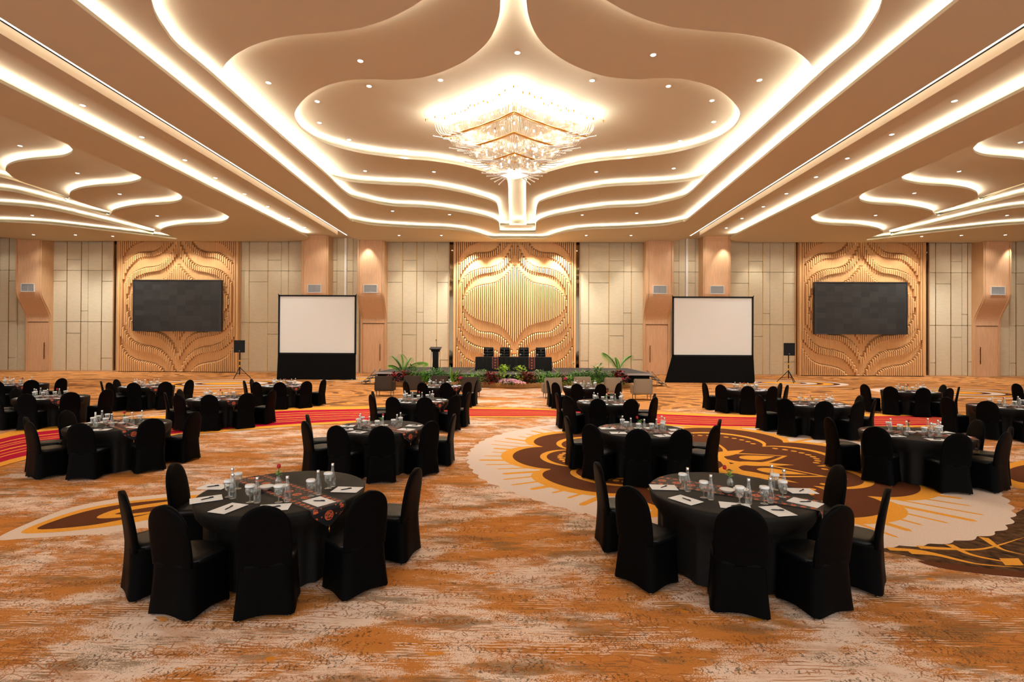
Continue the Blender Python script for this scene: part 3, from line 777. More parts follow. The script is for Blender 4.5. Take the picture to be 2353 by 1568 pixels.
# dark leaf patch at the right edge
px_poly([(2015, 1262), (2060, 1240), (2180, 1240), (2290, 1214), (2353, 1170), (2480, 1130), (2560, 1200), (2500, 1340), (2353, 1322), (2250, 1312), (2150, 1296), (2090, 1280)], .0008, 5)
for pts in ([(2040, 1262), (2120, 1268), (2200, 1286), (2260, 1300)], [(2110, 1258), (2180, 1262), (2260, 1262), (2353, 1236)], [(2180, 1252), (2230, 1275), (2300, 1290), (2353, 1298)], [(2260, 1236), (2300, 1262), (2353, 1276)], [(2090, 1270), (2150, 1276), (2240, 1296), (2353, 1306)]):
    line([tuple(onz(x, y, 0)[:2]) for x, y in pts], .045, .0018 + .0004 * pts[0][0] / 2000 + pts[0][1] * 1e-7, 2, True)
px_poly([(2110, 1290), (2180, 1296), (2260, 1306), (2400, 1322), (2400, 1332), (2260, 1320), (2160, 1306)], .002, 1)
px_poly([(2296, 1284), (2340, 1284), (2353, 1300), (2310, 1300)], .002, 2, 0)
# partial flower behind the right hand table
px_poly([(2290, 1085), (2340, 1060), (2420, 1055), (2480, 1090), (2430, 1120), (2353, 1124), (2310, 1110)], .001, 2)
px_poly([(2310, 1086), (2350, 1070), (2420, 1065), (2460, 1090), (2410, 1108), (2340, 1108)], .002, 1)
# striped red band across the hall
bu = [(-160, 1062), (25, 1004), (170, 985), (400, 962), (640, 946), (830, 941), (1000, 939), (1085, 941), (1190, 942), (1290, 945), (1520, 953), (1720, 960), (1960, 958), (2175, 957), (2353, 957)]
bl = [(-160, 1120), (25, 1057), (170, 1030), (400, 998), (640, 978), (830, 967), (1000, 958), (1085, 957), (1190, 957), (1290, 958), (1520, 975), (1720, 981), (1960, 980), (2175, 978), (2353, 977)]
up = spline([onz(x, y, 0) for x, y in bu], 5); lo = spline([onz(x, y, 0) for x, y in bl], 5)
def stripe(a, b, z, mi):
    vs = []
    for p, q in zip(up, lo):
        for t in (a, b): r = p + (q - p) * t; vs.append((r.x, r.y, z))
    fl.add(vs, [(2 * i, 2 * i + 1, 2 * i + 3, 2 * i + 2) for i in range(len(up) - 1)], mi)
stripe(-.28, 1.14, .0090, 2); stripe(0, 1, .0095, 4)
for t, w in ((.2, .03), (.34, .02), (.42, .02), (.56, .035), (.7, .02), (.8, .025)): stripe(t, t + w, .010, 2)
def oval(cx, cy, rx, ry, z, mi):
    fl.poly([(cx + rx * math.cos(2 * PI * j / 40), cy + ry * math.sin(2 * PI * j / 40), z) for j in range(40)], mi)
for cx, cy, k in ((15.5, 30, 1.0), (21, 24.5, 1.0), (-9.5, 31, .8), (-16, 27, 1.1)):
    for j, (s_, mi) in enumerate(((3.3, 3), (2.9, 1), (2.6, 2), (2.1, 1), (1.8, 3), (1.3, 1), (1.0, 2))):
        oval(cx, cy, s_ * k * 1.1, s_ * k * .8, .001 + j * .0008, mi)
struct('floor', fl.mesh('floor', FM, fixn=False))
struct('baseboard_back', MB().box(-46, 46, YW - .01, YW + .1, 0, .09).mesh('baseboard_back', 'wood_edge'))

# ------------------------------------------------------------------ covered banquet chair
def sup(hx, hy, cx, cy, z, n=28, e=4.0):
    out = []
    for j in range(n):
        a = 2 * PI * (j + .5) / n; c, s = math.cos(a), math.sin(a)
        r = (abs(c) ** e + abs(s) ** e) ** (-1 / e)
        out.append((cx + hx * r * c, cy + hy * r * s, z))
    return out
def back_y(z): return -.215 - .075 * ((z - .44) / .51) ** 1.3 if z > .44 else -.215
def make_chair():
    rings = []
    zs = [.425, .44, .48, .53, .6, .67, .745]; hw = .206
    for z in zs:
        t = (z - .425) / .32
        w = .203 + .008 * math.sin(PI * min(1, t)); rings.append(sup(w, .034 - .004 * t, 0, back_y(z), z, 28, 3.2))
    for i in range(1, 12):
        a = PI / 2 * i / 12
        z = .745 + .205 * math.sin(a); w = .203 * math.cos(a)
        rings.append(sup(max(w, .02), .030 - .008 * (i / 12) ** 3, 0, back_y(z), z, 28, 2.6))
    rings.append(sup(.01, .012, 0, back_y(.953), .953, 28, 2.4))
    back = MB().loft(rings).mesh('backrest', 'chair_cover', True)
    # seat cushion
    rings = [sup(.198, .178, 0, -.016, .425, 32, 6), sup(.212, .190, 0, -.017, .445, 32, 6), sup(.213, .191, 0, -.017, .465, 32, 6), sup(.205, .184, 0, -.017, .482, 32, 5), sup(.16, .144, 0, -.017, .490, 32, 4), sup(.06, .055, 0, -.015, .493, 32, 3)]
    seat = MB().loft(rings).mesh('seat', 'chair_seat', True)
    # skirt stretched down to the feet
    rings = []
    n = 40
    for z in (.45, .42, .36, .30, .24, .18, .12, .07, .03, .0):
        t = (.45 - z) / .45; f = t ** 1.6
        hx = .206 + .036 * f; y0 = -.2485 - .0265 * f; y1 = .175
        ring = sup(hx, (y1 - y0) / 2, 0, (y0 + y1) / 2, z, n, 7)
        q = []
        for x, y, zz in ring:
            u = max(abs(x) / hx, 0) ; v = abs(y - (y0 + y1) / 2) / ((y1 - y0) / 2)
            k = 1 - min(1, min(u, v)) ** 1.5       # 0 at corners, 1 mid side
            mid = k * f
            zz = .012 + zz * (1 - .0) + .035 * k * t ** 3
            x *= 1 - .05 * mid * (u > v); y = (y0 + y1) / 2 + (y - (y0 + y1) / 2) * (1 - .045 * mid * (v > u))
            q.append((x, y, zz))
        rings.append(q)
    skirt = MB().loft(rings, True, False).mesh('skirt', 'chair_cover', True)
    foot = MB().lathe([(.016, 0), (.016, .006), (.011, .01), (.011, .06)], 10).mesh('foot', 'leg_metal', True)
    parts = [('backrest', back, (0, 0, 0), None), ('seat', seat, (0, 0, 0), None), ('skirt', skirt, (0, 0, 0), None)]
    feet = [('foot', foot, (sx * .19, y, 0), None) for sx in (-1, 1) for y in (-.222, .125)]
    return Kind('banquet_chair', 'chair', parts + feet), Kind('banquet_chair', 'chair', parts)
chair_near, chair_far = make_chair()
for pn, me, off, par in chair_near.parts[:3]:
    for v in me.vertices: v.co.z *= .985

# ------------------------------------------------------------------ table settings
TZ = .73; TR = .80
def cloth_mesh(seed, angs):
    """floor-length cloth; the chairs push its lower part inwards"""
    rnd = random.Random(seed); n = 200; rings = []
    ph = [rnd.uniform(0, 6.28) for _ in range(4)]
    def fold(a): return .5 * math.sin(23 * a + ph[0]) + .3 * math.sin(31 * a + ph[1]) + .2 * math.sin(11 * a + ph[2])
    def push(a):
        return min(1, sum(math.exp(-(((math.degrees(a) - g + 180) % 360 - 180) / 20) ** 4) for g in angs))
    prof = [(0, TZ, 0, 0), (.3, TZ, 0, 0), (.6, TZ, 0, 0), (.76, TZ, 0, 0), (.79, TZ - .002, 0, 0), (.80, TZ - .012, 0, 0), (.802, TZ - .04, .05, .03), (.80, TZ - .11, .3, .1), (.798, .56, .6, .45), (.797, .50, .8, .96), (.796, .36, .9, 1), (.796, .2, 1, 1), (.80, .012, 1.1, .97)]
    for r, z, k, p in prof:
        ring = []
        for q in range(n):
            a = 2 * PI * q / n
            rr = max(r - k * .02 + k * .022 * fold(a) - p * .115 * push(a), .001)
            ring.append((rr * math.cos(a), rr * math.sin(a), z))
        rings.append(ring)
    return MB().loft(rings, True, False).mesh('tablecloth', 'table_cloth', True)
ttop = MB().lathe([(.72, TZ - .035), (.74, TZ - .03), (.74, TZ - .012), (.72, TZ - .008)], 32).mesh('tabletop', 'wood')
tleg = MB().lathe([(.03, 0), (.03, TZ - .035)], 10).mesh('leg', 'black_metal')
def table_kind(i, angs):
    return Kind('banquet_table', 'table', [('tabletop', ttop, (0, 0, 0), None), ('tablecloth', cloth_mesh(i, angs), (0, 0, 0), None)] + [('leg', tleg, (x, y, 0), None) for x in (-.4, .4) for y in (-.4, .4)])
def runner_mesh(d0, d1):
    """runner along local x, hanging d0 / d1 metres at the two ends, pointed tips"""
    hw = .18; z = TZ + .004; R = .806
    prof = []   # (x, z, s)
    e = [(-R - .016, z - d0 * k) for k in (1, .8, .6, .4, .2)] if d0 else []
    m = [(-R - .014, z - .03), (-R - .004, z - .004)] + [(-R + .02 + (2 * R - .04) * k / 16, z + .0005) for k in range(17)] + [(R + .004, z - .004), (R + .014, z - .03)]
    g = [(R + .016, z - d1 * k) for k in (.2, .4, .6, .8, 1)] if d1 else []
    if not d0: m = m[2:]
    if not d1: m = m[:-2]
    pts = e + m + g; s = [0.0]
    for a, b in zip(pts, pts[1:]): s.append(s[-1] + math.hypot(b[0] - a[0], b[1] - a[1]))
    tot = s[-1]; me = bpy.data.meshes.new('table_runner'); vs, fs, uv = [], [], []
    C = 7
    for (x, zz), q in zip(pts, s):
        end = min(q if d0 else 9, tot - q if d1 else 9)
        w = hw * min(1, .12 + end / .15)
        for c in range(C):
            k = -1 + 2 * c / (C - 1); yy = w * k
            xx = x
            if not d0 and x < 0 or not d1 and x > 0: xx = max(-1, min(1, x / R)) * min(R - .012, math.sqrt((R - .01) ** 2 - yy * yy))
            vs.append((xx, yy, zz)); uv.append((yy, q))
    for i in range(len(pts) - 1):
        for c in range(C - 1): fs.append((i * C + c, i * C + c + 1, (i + 1) * C + c + 1, (i + 1) * C + c))
    me.from_pydata(vs, [], fs); me.materials.append(MATS['runner_cloth'])
    l = me.uv_layers.new(name='UVMap')
    for lp in me.loops: l.data[lp.index].uv = uv[lp.vertex_index]
    bm = bmesh.new(); bm.from_mesh(me); bmesh.ops.recalc_face_normals(bm, faces=bm.faces); bm.to_mesh(me); bm.free()
    return me
runA = runner_mesh(0, .185); runB = runner_mesh(0, .2)
tassel = MB().tube([(0, 0, 0), (.004, 0, -.02), (-.002, 0, -.042), (0, 0, -.06)], [.004, .006, .009, .011], 6).mesh('tassel', 'gold', True)
bottle = Kind('water_bottle', 'bottle', [
    ('bottle_glass', MB().lathe([(.001, .003), (.029, 0), (.032, .006), (.032, .095), (.029, .12), (.019, .16), (.0135, .19), (.0125, .222)], 16).mesh('bottle_glass', 'glass', True), (0, 0, 0), None),
    ('cap', MB().lathe([(.0142, .215), (.0148, .218), (.0148, .24), (.013, .243)], 14).mesh('cap', 'silver_cap', True), (0, 0, 0), None)])
goblet = Kind('water_goblet', 'glass', [
    ('goblet_glass', MB().lathe([(.036, 0), (.036, .003), (.012, .008), (.006, .018), (.006, .048), (.012, .057), (.03, .072), (.039, .095), (.041, .12), (.038, .152), (.036, .152), (.038, .12), (.036, .096), (.026, .076), (.004, .066)], 18).mesh('goblet_glass', 'glass', True), (0, 0, 0), None),
    ('paper_lid', MB().lathe([(.043, .146), (.045, .148), (.044, .162), (.04, .168), (.02, .169)], 18).mesh('paper_lid', 'white_lid', True), (0, 0, 0), None)])
paper_me = MB().box(-.135, .135, -.095, .095, 0, .0025).mesh('notepad', 'white_paper')
paper = Kind('note_paper', 'paper', [('note_paper', paper_me, (0, 0, 0), None)])
pen_mb = MB(); pen_mb.lathe([(.001, -.07), (.004, -.06), (.0055, -.045), (.0055, .06), (.004, .068), (.003, .07)], 8, 0, Matrix.Translation((0, 0, .0055)) @ Matrix.Rotation(PI / 2, 4, 'Y'))
pen_mb.box(.02, .062, -.0015, .0015, .011, .0135)
pen_mb.v = [Vector((p.x * .82, p.y, p.z)) for p in pen_mb.v]
pen = Kind('ballpoint_pen', 'pen', [('ballpoint_pen', pen_mb.mesh('ballpoint_pen', 'pen_black', True), (0, 0, 0), None)])
plate = Kind('candy_dish', 'dish', [('candy_dish', MB().lathe([(.03, 0), (.034, .002), (.055, .016), (.074, .033), (.0755, .035), (.073, .036), (.053, .02), (.03, .007), (.003, .006)], 24).mesh('candy_dish', 'white_china', True), (0, 0, 0), None)])
vase = Kind('bud_vase', 'vase', [('bud_vase', MB().lathe([(.022, 0), (.03, .006), (.036, .03), (.034, .05), (.02, .075), (.016, .085), (.018, .092), (.015, .092), (.017, .076), (.031, .05), (.033, .03), (.02, .008), (.002, .008)], 16).mesh('bud_vase', 'glass', True), (0, 0, 0), None)])
def leaf_blade(mb, base, dirv, length, width, droop=.3, n=6, mi=0, fold=.15):
    d = Vector(dirv).normalized(); side = d.cross(Vector((0, 0, 1)))
    if side.length < 1e-3: side = Vector((1, 0, 0))
    side.normalize(); p = Vector(base); vs = []
    for i in range(n + 1):
        t = i / n; w = width * (math.sin(PI * (.08 + .92 * t) ** .75) if t < 1 else .02)
        up = side.cross(d).normalized()
        vs += [p - side * w + up * w * fold, p.copy(), p + side * w + up * w * fold]
        p = p + d * (length / n); d = (d + Vector((0, 0, -droop / n * 1.6))).normalized()
    fs = []
    for i in range(n):
        for c in (0, 1): fs.append((i * 3 + c, i * 3 + c + 1, (i + 1) * 3 + c + 1, (i + 1) * 3 + c))
    mb.add(vs, fs, mi)
def rose_kind(lean, bloom_m='rose_red'):
    top = Vector((lean * .06, 0, .185))
    st = MB().tube([(0, 0, .012), (lean * .003, 0, .092), (lean * .022, 0, .14), top], .0028, 6)
    lf = MB(); rnd = random.Random(3)
    for k in range(9):
        a = k * 2.4; z = .095 + .006 * k
        leaf_blade(lf, (lean * .006, 0, z), (math.cos(a), math.sin(a), .55), .05 + .012 * (k % 3), .013, .5)
    bl = MB().lathe([(.004, -.012), (.016, -.004), (.02, .01), (.018, .026), (.011, .034), (.003, .036)], 14)
    for k in range(7):
        a = k * .9; bl.lathe([(.006, -.01), (.012, 0), (.013, .018), (.009, .03)], 8, 0, Matrix.Translation((.008 * math.cos(a), .008 * math.sin(a), 0)), True, True)
    return Kind('rose', 'flower', [('stem', st.mesh('stem', 'leaf_dark', True), (0, 0, 0), None), ('foliage', lf.mesh('foliage', 'leaf_green', True, False), (0, 0, 0), None), ('bloom', bl.mesh('bloom', bloom_m, True), tuple(top), None)])
roses = [rose_kind(.1), rose_kind(-1.0), rose_kind(.6, 'rose_red')]

CHAIRS = []
def put_chair(cx, cy, r, ang, yaw_off, near):
    a = R_(ang); tc = (ang + 180 + 180) % 360 - 180          # chairs turn a little from the table centre to the stage
    dv = (90 - tc + 180) % 360 - 180
    off = R_(max(-20, min(20, .2 * dv))) + yaw_off
    r += .16 * abs(math.sin(off)); f = a + PI + off
    bx, by = cx + r * math.cos(a), cy + r * math.sin(a)     # middle of the back hem
    o = (chair_near if near else chair_far).place((bx + .27 * math.cos(f), by + .27 * math.sin(f), 0), f - PI / 2)
    return o
GEN = [168, 209, 249, 289, 330, 11]
def rot_px(z, p, q):
    a, b = onz(*p, z), onz(*q, z); return math.atan2(b.y - a.y, b.x - a.x)
def round_table(name, cx, cy, idx, rdir, angs=None, rs=None, near=False, items=None, hang=True, only=None):
    """one banquet table with its cloth, runner, chairs and place settings; name is the phrase used in labels"""
    rnd = random.Random(idx * 17 + 5)
    angs = angs or GEN; rs = rs or [1.27, 1.2, 1.14, 1.14, 1.2, 1.27]
    table_kind(idx, angs).place((cx, cy, 0), 0, 'round banquet table under floor-length black cloth, ' + name, 'round banquet tables')
    rn = thing('table_runner', 'black table runner with orange medallions across the round ' + name, 'table runner', (cx, cy, 0), rdir, 'table runners with orange medallions')
    link('runner_cloth', runA if hang else runB, rn)
    if hang: link('tassel', tassel, rn, (.824, 0, TZ - .178))
    ch = [put_chair(cx, cy, r, a, rnd.uniform(-.04, .04), near) for a, r in zip(angs, rs)]
    lab(ch, 'black covered banquet chair at ' + name + ', %s')
    for o in ch: o['group'] = 'chairs around ' + name
    G = []; B = []; P = []; E = []
    z = TZ
    if items:
        for x, y in items['b']:
            p = onz(x, y, z); B.append(bottle.place((p.x, p.y, z + .0065)))
        for x, y in items['g']:
            p = onz(x, y, z); G.append(goblet.place((p.x, p.y, z + .0065)))
        for (x, y), e0, e1, pr in items['p']:
            p = onz(x, y, z); a = rot_px(z, e0, e1)
            P.append(paper.place((p.x, p.y, z + .006), a)); E.append(pen.place((p.x + rnd.uniform(-.01, .01), p.y + rnd.uniform(-.005, .005), z + .0085), pr))
        pl = [onz(x, y, z) for x, y in items['d']]; vp = onz(*items['v'], z)
        lean = items['lean']
    else:
        for a in angs:
            a = R_(a) + rnd.uniform(-.04, .04); c, s = math.cos(a), math.sin(a)
            pr = .61; rot = a + PI / 2 if abs(s) > .6 else rnd.uniform(-.2, .2) + (.2 if c < 0 else -.2)
            px_, py_ = cx + pr * c, cy + pr * s
            P.append(paper.place((px_, py_, z + .006), rot)); E.append(pen.place((px_ + .01, py_, z + .0085), rnd.uniform(0, 3.1)))
            q = .36 + rnd.uniform(-.02, .02); gx, gy = cx + q * c, cy + q * s
            t = .048
            G.append(goblet.place((gx + t * s, gy - t * c, z + .0065))); B.append(bottle.place((gx - t * s, gy + t * c, z + .0065)))
        u = Vector((math.cos(rdir), math.sin(rdir), 0)); b0 = Vector((cx, cy, z))
        sgn = 1 if u.x > 0 else -1
        pl = [b0 - Vector((.09, .06, 0)) + Vector((0, .02, 0)), b0 + Vector((.09, -.03, 0))]; vp = b0 + Vector((-.01, .12, 0)); lean = (.6, -1, .1)[idx % 3]
    lab(P, 'white sheet of note paper on ' + name + ', %s')
    lab(E, 'black ballpoint pen on note paper, ' + name + ', %s')
    lab(G, 'clear stemmed goblet with white lid on ' + name + ', %s')
    lab(B, 'clear glass water bottle with silver cap on ' + name + ', %s')
    for os_, g in ((P, 'note papers on '), (E, 'pens on '), (G, 'goblets on '), (B, 'water bottles on ')):
        for o in os_: o['group'] = g + name
    D = [plate.place((p.x, p.y, z + .007)) for p in pl]
    lab(D, 'small white dish by the vase on ' + name + ', %s')
    for o in D: o['group'] = 'small dishes on ' + name
    vase.place((vp.x, vp.y, z + .007), 0, 'small clear bud vase holding a rose on ' + name, 'bud vases')
    k = roses[0] if abs(lean) < .3 else (roses[1] if lean < 0 else roses[2])
    k.place((vp.x, vp.y, z + .0075), 0, 'single red rose in the bud vase on ' + name, 'red roses')

def zc(x, y, s, ox, oy): return (ox + x / s, oy + y / s)
c1 = lambda x, y: zc(x, y, 5.602, 430, 1060)
c2 = lambda x, y: zc(x, y, 5.115, 1460, 1060)
it1 = dict(b=[c1(585, 490), c1(580, 405), c1(900, 545), c1(1288, 530), c1(1685, 440), c1(1872, 335)],
           g=[c1(535, 470), c1(650, 365), c1(808, 540), c1(1178, 540), c1(1590, 462), c1(1815, 360)],
           p=[(c1(345, 340), c1(180, 370), c1(510, 375), .5), (c1(245, 500), c1(50, 560), c1(465, 500), .9), (c1(530, 617), c1(275, 660), c1(585, 545), 1.5), (c1(1120, 606), c1(975, 578), c1(1255, 560), .4), (c1(1697, 530), c1(1480, 520), c1(1700, 600), .02), (c1(2060, 376), c1(1855, 408), c1(2200, 418), .6)],
           d=[c1(1020, 372), c1(1205, 368)], v=c1(1172, 312), lean=.1)
it2 = dict(b=[c2(612, 362), c2(885, 460), c2(1330, 515), c2(1585, 498), c2(1744, 385), c2(1602, 322)],
           g=[c2(556, 338), c2(803, 440), c2(1225, 510), c2(1515, 510), c2(1730, 432), c2(1640, 345)],
           p=[(c2(330, 316), c2(180, 342), c2(505, 352), .7), (c2(590, 465), c2(390, 463), c2(575, 523), -1.1), (c2(1170, 535), c2(1045, 520), c2(1310, 545), .3), (c2(1670, 595), c2(1440, 545), c2(1680, 662), -.15), (c2(1995, 495), c2(1780, 475), c2(2145, 557), .05), (c2(1945, 358), c2(1790, 388), c2(2120, 393), .7)],
           d=[c2(1078, 378), c2(1240, 372)], v=c2(1115, 298), lean=-1.0)
round_table('nearest left table', -2.42, 5.12, 0, R_(-37), [169, 215, 249, 288, 328, 6], [1.28, 1.27, 1.18, 1.16, 1.24, 1.28], True, it1)
round_table('nearest right table', 2.17, 5.22, 1, R_(-33), [164, 206, 252, 294, 335, 14], [1.28, 1.23, 1.13, 1.13, 1.28, 1.30], True, it2)
round_table('second-row far left table', -7.34, 9.07, 2, R_(-37), [165, 203, 239, 283, 331, 14], [1.3, 1.28, 1.2, 1.13, 1.13, 1.17], True)
round_table('second-row left middle table', -2.53, 9.02, 3, R_(-36), [177, 212, 251, 287, 331, 13], [1.28, 1.22, 1.14, 1.13, 1.14, 1.28], True)
round_table('second-row right middle table', 2.18, 8.92, 4, R_(-33), [170, 214, 253, 287, 324, 358], [1.28, 1.18, 1.13, 1.13, 1.2, 1.28], True)
round_table('second-row far right table', 6.82, 8.77, 5, R_(-33), [158, 208, 259, 302, 337, 12], [1.2, 1.14, 1.13, 1.14, 1.22, 1.3], True)
round_table('third-row table at left edge', -12.75, 13.45, 6, R_(-37))
round_table('third-row table second from left', -8.15, 13.5, 7, R_(-37))
round_table('third-row table left of centre', -2.7, 13.3, 8, R_(-37))
round_table('third-row table right of centre', 2.30, 13.2, 9, R_(-33))
round_table('third-row table second from right', 7.6, 13.0, 10, R_(-33))
round_table('third-row table at right edge', 12.3, 12.8, 11, R_(-33))
round_table('back-row table at left edge', -17.7, 17.4, 12, R_(-37))
round_table('back-row table second from left', -12.8, 17.0, 13, R_(-37))
round_table('back-row table near left screen', -8.35, 17.6, 14, R_(-37))
round_table('back-row table left of aisle', -2.85, 17.8, 15, R_(-37))
round_table('back-row table right of aisle', 2.30, 17.7, 16, R_(-33))
round_table('back-row table near right screen', 7.7, 17.2, 17, R_(-33))
round_table('back-row table second from right', 13.0, 16.9, 18, R_(-33))
o = chair_far.place((17.75, 17.9, 0), R_(-90), 'black covered banquet chair alone at right edge behind third-row right-edge table')
# ------------------------------------------------------------------ video walls, projection screens, speakers
def video_wall(pxa, pxb, pya, pyb, side):
    y = YP - .22
    a, b = ony(pxa, pya, y), ony(pxb, pyb, y); xm = (a.x + b.x) / 2; hw = (b.x - a.x) / 2; z0, z1 = b.z, a.z
    t = thing('tv_screen', 'large dark video wall on the %s timber slat panel' % side, 'video screen', (xm, y, z0), 0, 'dark video walls')
    hh = z1 - z0
    link('panel', MB().box(-hw + .06, hw - .06, 0, .18, .07, hh - .06).mesh('panel', 'tv_panel'), t)
    fr = MB().box(-hw, hw, -.03, .2, 0, .07).box(-hw, hw, -.03, .2, hh - .06, hh).box(-hw, -hw + .06, -.03, .2, .07, hh - .06).box(hw - .06, hw, -.03, .2, .07, hh - .06)
    link('frame', fr.mesh('frame', 'tv_frame'), t)
video_wall(306, 508, 643, 762, 'left'); video_wall(1872, 2085, 648, 769, 'right')

def proj_screen(y, xa, xb, ztop, zbot, lean, side):
    xm, hw = (xa + xb) / 2, (xb - xa) / 2
    t = thing('projection_screen', 'white projection screen with black skirt %s of the stage' % side, 'projection screen', (xm, y, 0), 0, 'projection screens')
    f = .09
    link('screen_surface', MB().box(-hw + f, hw - f, .02, .035, zbot + f, ztop - f).mesh('screen_surface', 'screen_white'), t)
    fr = MB()
    fr.box(-hw, hw, -.03, .06, ztop - f, ztop).box(-hw, hw, -.03, .06, zbot, zbot + f).box(-hw, -hw + f, -.03, .06, zbot, ztop).box(hw - f, hw, -.03, .06, zbot, ztop)
    for s in (-1, 1):
        fr.tube([(s * (hw - .05), 0, ztop - .02), (s * (hw + .03), 0, ztop + .06)], .02, 6)
    link('frame', fr.mesh('frame', 'black_metal'), t)
    lg = MB()
    for s in (-1, 1): lg.box(s * (hw - .2) - .03, s * (hw - .2) + .03, .1, .16, 0, zbot + .3).box(s * (hw - .2) - .03, s * (hw - .2) + .03, -.1, .8, .0, .05)
    link('leg', lg.mesh('leg', 'alu'), t)
    rings = []; n = 60; rnd = random.Random(3 + int(lean * 10))
    for k in range(7):
        tt = k / 6; z = zbot + .06 - (zbot + .05) * tt; r = []
        for i in range(n + 1):
            u = -1 + 2 * i / n
            x = u * hw + (lean * tt if u < 0 else .02 * tt) * abs(u)
            yy = -.02 - tt * (.05 + .22 * abs(lean)) + .02 * tt * math.sin(9 * u + 2.1 * math.sin(4 * u)) + .012 * math.sin(31 * u) * tt
            r.append((x, yy, max(z, .01)))
        rings.append(r)
    sk = MB().loft(rings, False, False, closed=False)
    link('skirt', sk.mesh('skirt', 'black_drape', True, False), t)
yL, yR = 30.2, 29.7
a, b = ony(640, 678, yL), ony(818, 815, yL); proj_screen(yL, a.x, b.x, a.z, b.z, -.03, 'left')
a, b = ony(1545, 681.5, yR), ony(1731, 820, yR); proj_screen(yR, a.x, b.x, a.z, b.z, -.5, 'right')

sp_parts = None
def speaker(px, y, ztop, side, rot):
    p = ony(px, 800, y); x = p.x
    st = thing('speaker_stand', 'black tripod speaker stand with yellow clamps at the %s slat panel' % side, 'speaker stand', (x, y, 0), 0, 'speaker stands')
    link('pole', MB().tube([(0, 0, .25), (0, 0, 1.62)], .03, 8).mesh('pole', 'black_metal'), st)
    for k in range(3):
        a = 2 * PI * k / 3 + .5
        link('leg', MB().tube([(0, 0, .72), (.62 * math.cos(a), .62 * math.sin(a), .02)], .022, 6).tube([(0, 0, .35), (.36 * math.cos(a), .36 * math.sin(a), .3)], .014, 6).mesh('leg', 'black_metal'), st)
    for z in (.8, 1.12): link('clamp', MB().lathe([(.05, z - .05), (.055, z - .02), (.05, z + .04)], 10).tube([(0, 0, z), (.1, 0, z + .03)], .016, 6).mesh('clamp', 'yellow_plastic'), st)
    bx = thing('loudspeaker', 'black loudspeaker box on tripod stand at the %s slat panel' % side, 'loudspeaker', (x, y, 1.62), rot, 'loudspeakers')
    h = ztop - 1.62
    link('cabinet', MB().loft([[(-.3, -.28, z), (.3, -.28, z), (.22, .26, z), (-.22, .26, z)] for z in (0.0, .02, h - .02, h)]).mesh('cabinet', 'black_plastic'), bx)
    fg = link('front_grille', MB().bbox(-.27, .27, -.305, -.275, .05, h - .04, .01).mesh('front_grille', 'black_metal'), bx)
    link('badge', MB().box(-.03, .03, -.31, -.303, .09, .12).mesh('badge', 'alu'), fg)
speaker(551, 30.5, 2.37, 'left', R_(25)); speaker(1812, 30.2, 2.37, 'right', R_(-20))

# ------------------------------------------------------------------ stage
SX0, SX1, SY0, SY1, SZ = -7.75, 7.0, 26.75, 32.6, .69
st = thing('stage_platform', 'low black stage platform with light edges before centre slat wall', 'stage', (0, 0, 0))
dk = MB()
for i in range(6):
    y0 = SY0 + (SY1 - SY0) * i / 6; y1 = SY0 + (SY1 - SY0) * (i + 1) / 6
    for j in range(6):
        x0 = SX0 + (SX1 - SX0) * j / 6; x1 = SX0 + (SX1 - SX0) * (j + 1) / 6
        dk.box(x0 + .02, x1 - .02, y0 + .02, y1 - .02, SZ - .1, SZ)
link('deck', dk.mesh('deck', 'stage_black'), st)
ed = MB()
for i in range(7):
    y = SY0 + (SY1 - SY0) * i / 6; ed.box(SX0, SX1, y - .02, y + .02, SZ - .1, SZ + .004)
for j in range(7):
    x = SX0 + (SX1 - SX0) * j / 6; ed.box(x - .02, x + .02, SY0, SY1, SZ - .1, SZ + .004)
link('deck_trim', ed.mesh('deck_trim', 'alu'), st)
link('skirt', MB().box(SX0 + .1, SX1 - .1, SY0 + .08, SY0 + .11, .01, SZ - .1).box(SX0 + .08, SX0 + .11, SY0 + .1, SY1, .01, SZ - .1).box(SX1 - .11, SX1 - .08, SY0 + .1, SY1, .01, SZ - .1).mesh('skirt', 'black_drape'), st)
for k, (x, s, nm) in enumerate(((SX0, -1, 'left'), (SX1, 1, 'right'))):
    t = thing('stage_steps', 'short metal steps at the %s end of the stage' % nm, 'steps', (x + s * .02, SY0 + .15, 0), 0, 'stage steps')
    for i in range(3):
        z = SZ - .18 * (i + 1); xx = s * (.02 + .26 * i)
        q = sorted((xx, xx + s * .26)); link('tread', MB().box(q[0], q[1], 0, .9, z - .03, z).mesh('tread', 'stage_black'), t)
    for y in (-.03, .93):
        link('side_rail', MB().tube([(s * .02, y, SZ + .12), (s * .3, y, SZ - .2), (s * .85, y, .02)], .025, 6).tube([(s * .02, y, SZ + .12), (s * .02, y, SZ - .12)], .02, 6).tube([(s * .3, y, SZ - .2), (s * .3, y, 0.02)], .02, 6).mesh('side_rail', 'alu'), t)

# head table with runners, chairs and settings
HX0, HX1, HY, HT = -2.53, 1.80, 28.5, SZ + .79
ht = thing('head_table', 'long head table with pleated black cloth on the stage', 'table', (0, 0, 0))
link('tabletop', MB().box(HX0 + .02, HX1 - .02, HY + .02, HY + .74, HT - .05, HT - .006).mesh('tabletop', 'wood'), ht)
n = 260; rings = []
def head_edge(i, out):
    u = i / n * (2 * (HX1 - HX0) + 1.52); L = HX1 - HX0
    w = .012 * math.sin(i * .9) * out + .02 * out
    if u < L: return (HX0 + u, HY - w)
    u -= L
    if u < .76: return (HX1 + w, HY + u)
    u -= .76
    if u < L: return (HX1 - u, HY + .76 + w)
    return (HX0 - w, HY + .76 - (u - L))
for z, o_ in ((HT, 0), (HT - .02, .2), (HT - .2, .7), (HT - .5, 1.1), (SZ + .012, 1.5)):
    rings.append([(*head_edge(i, o_), z) for i in range(n)])
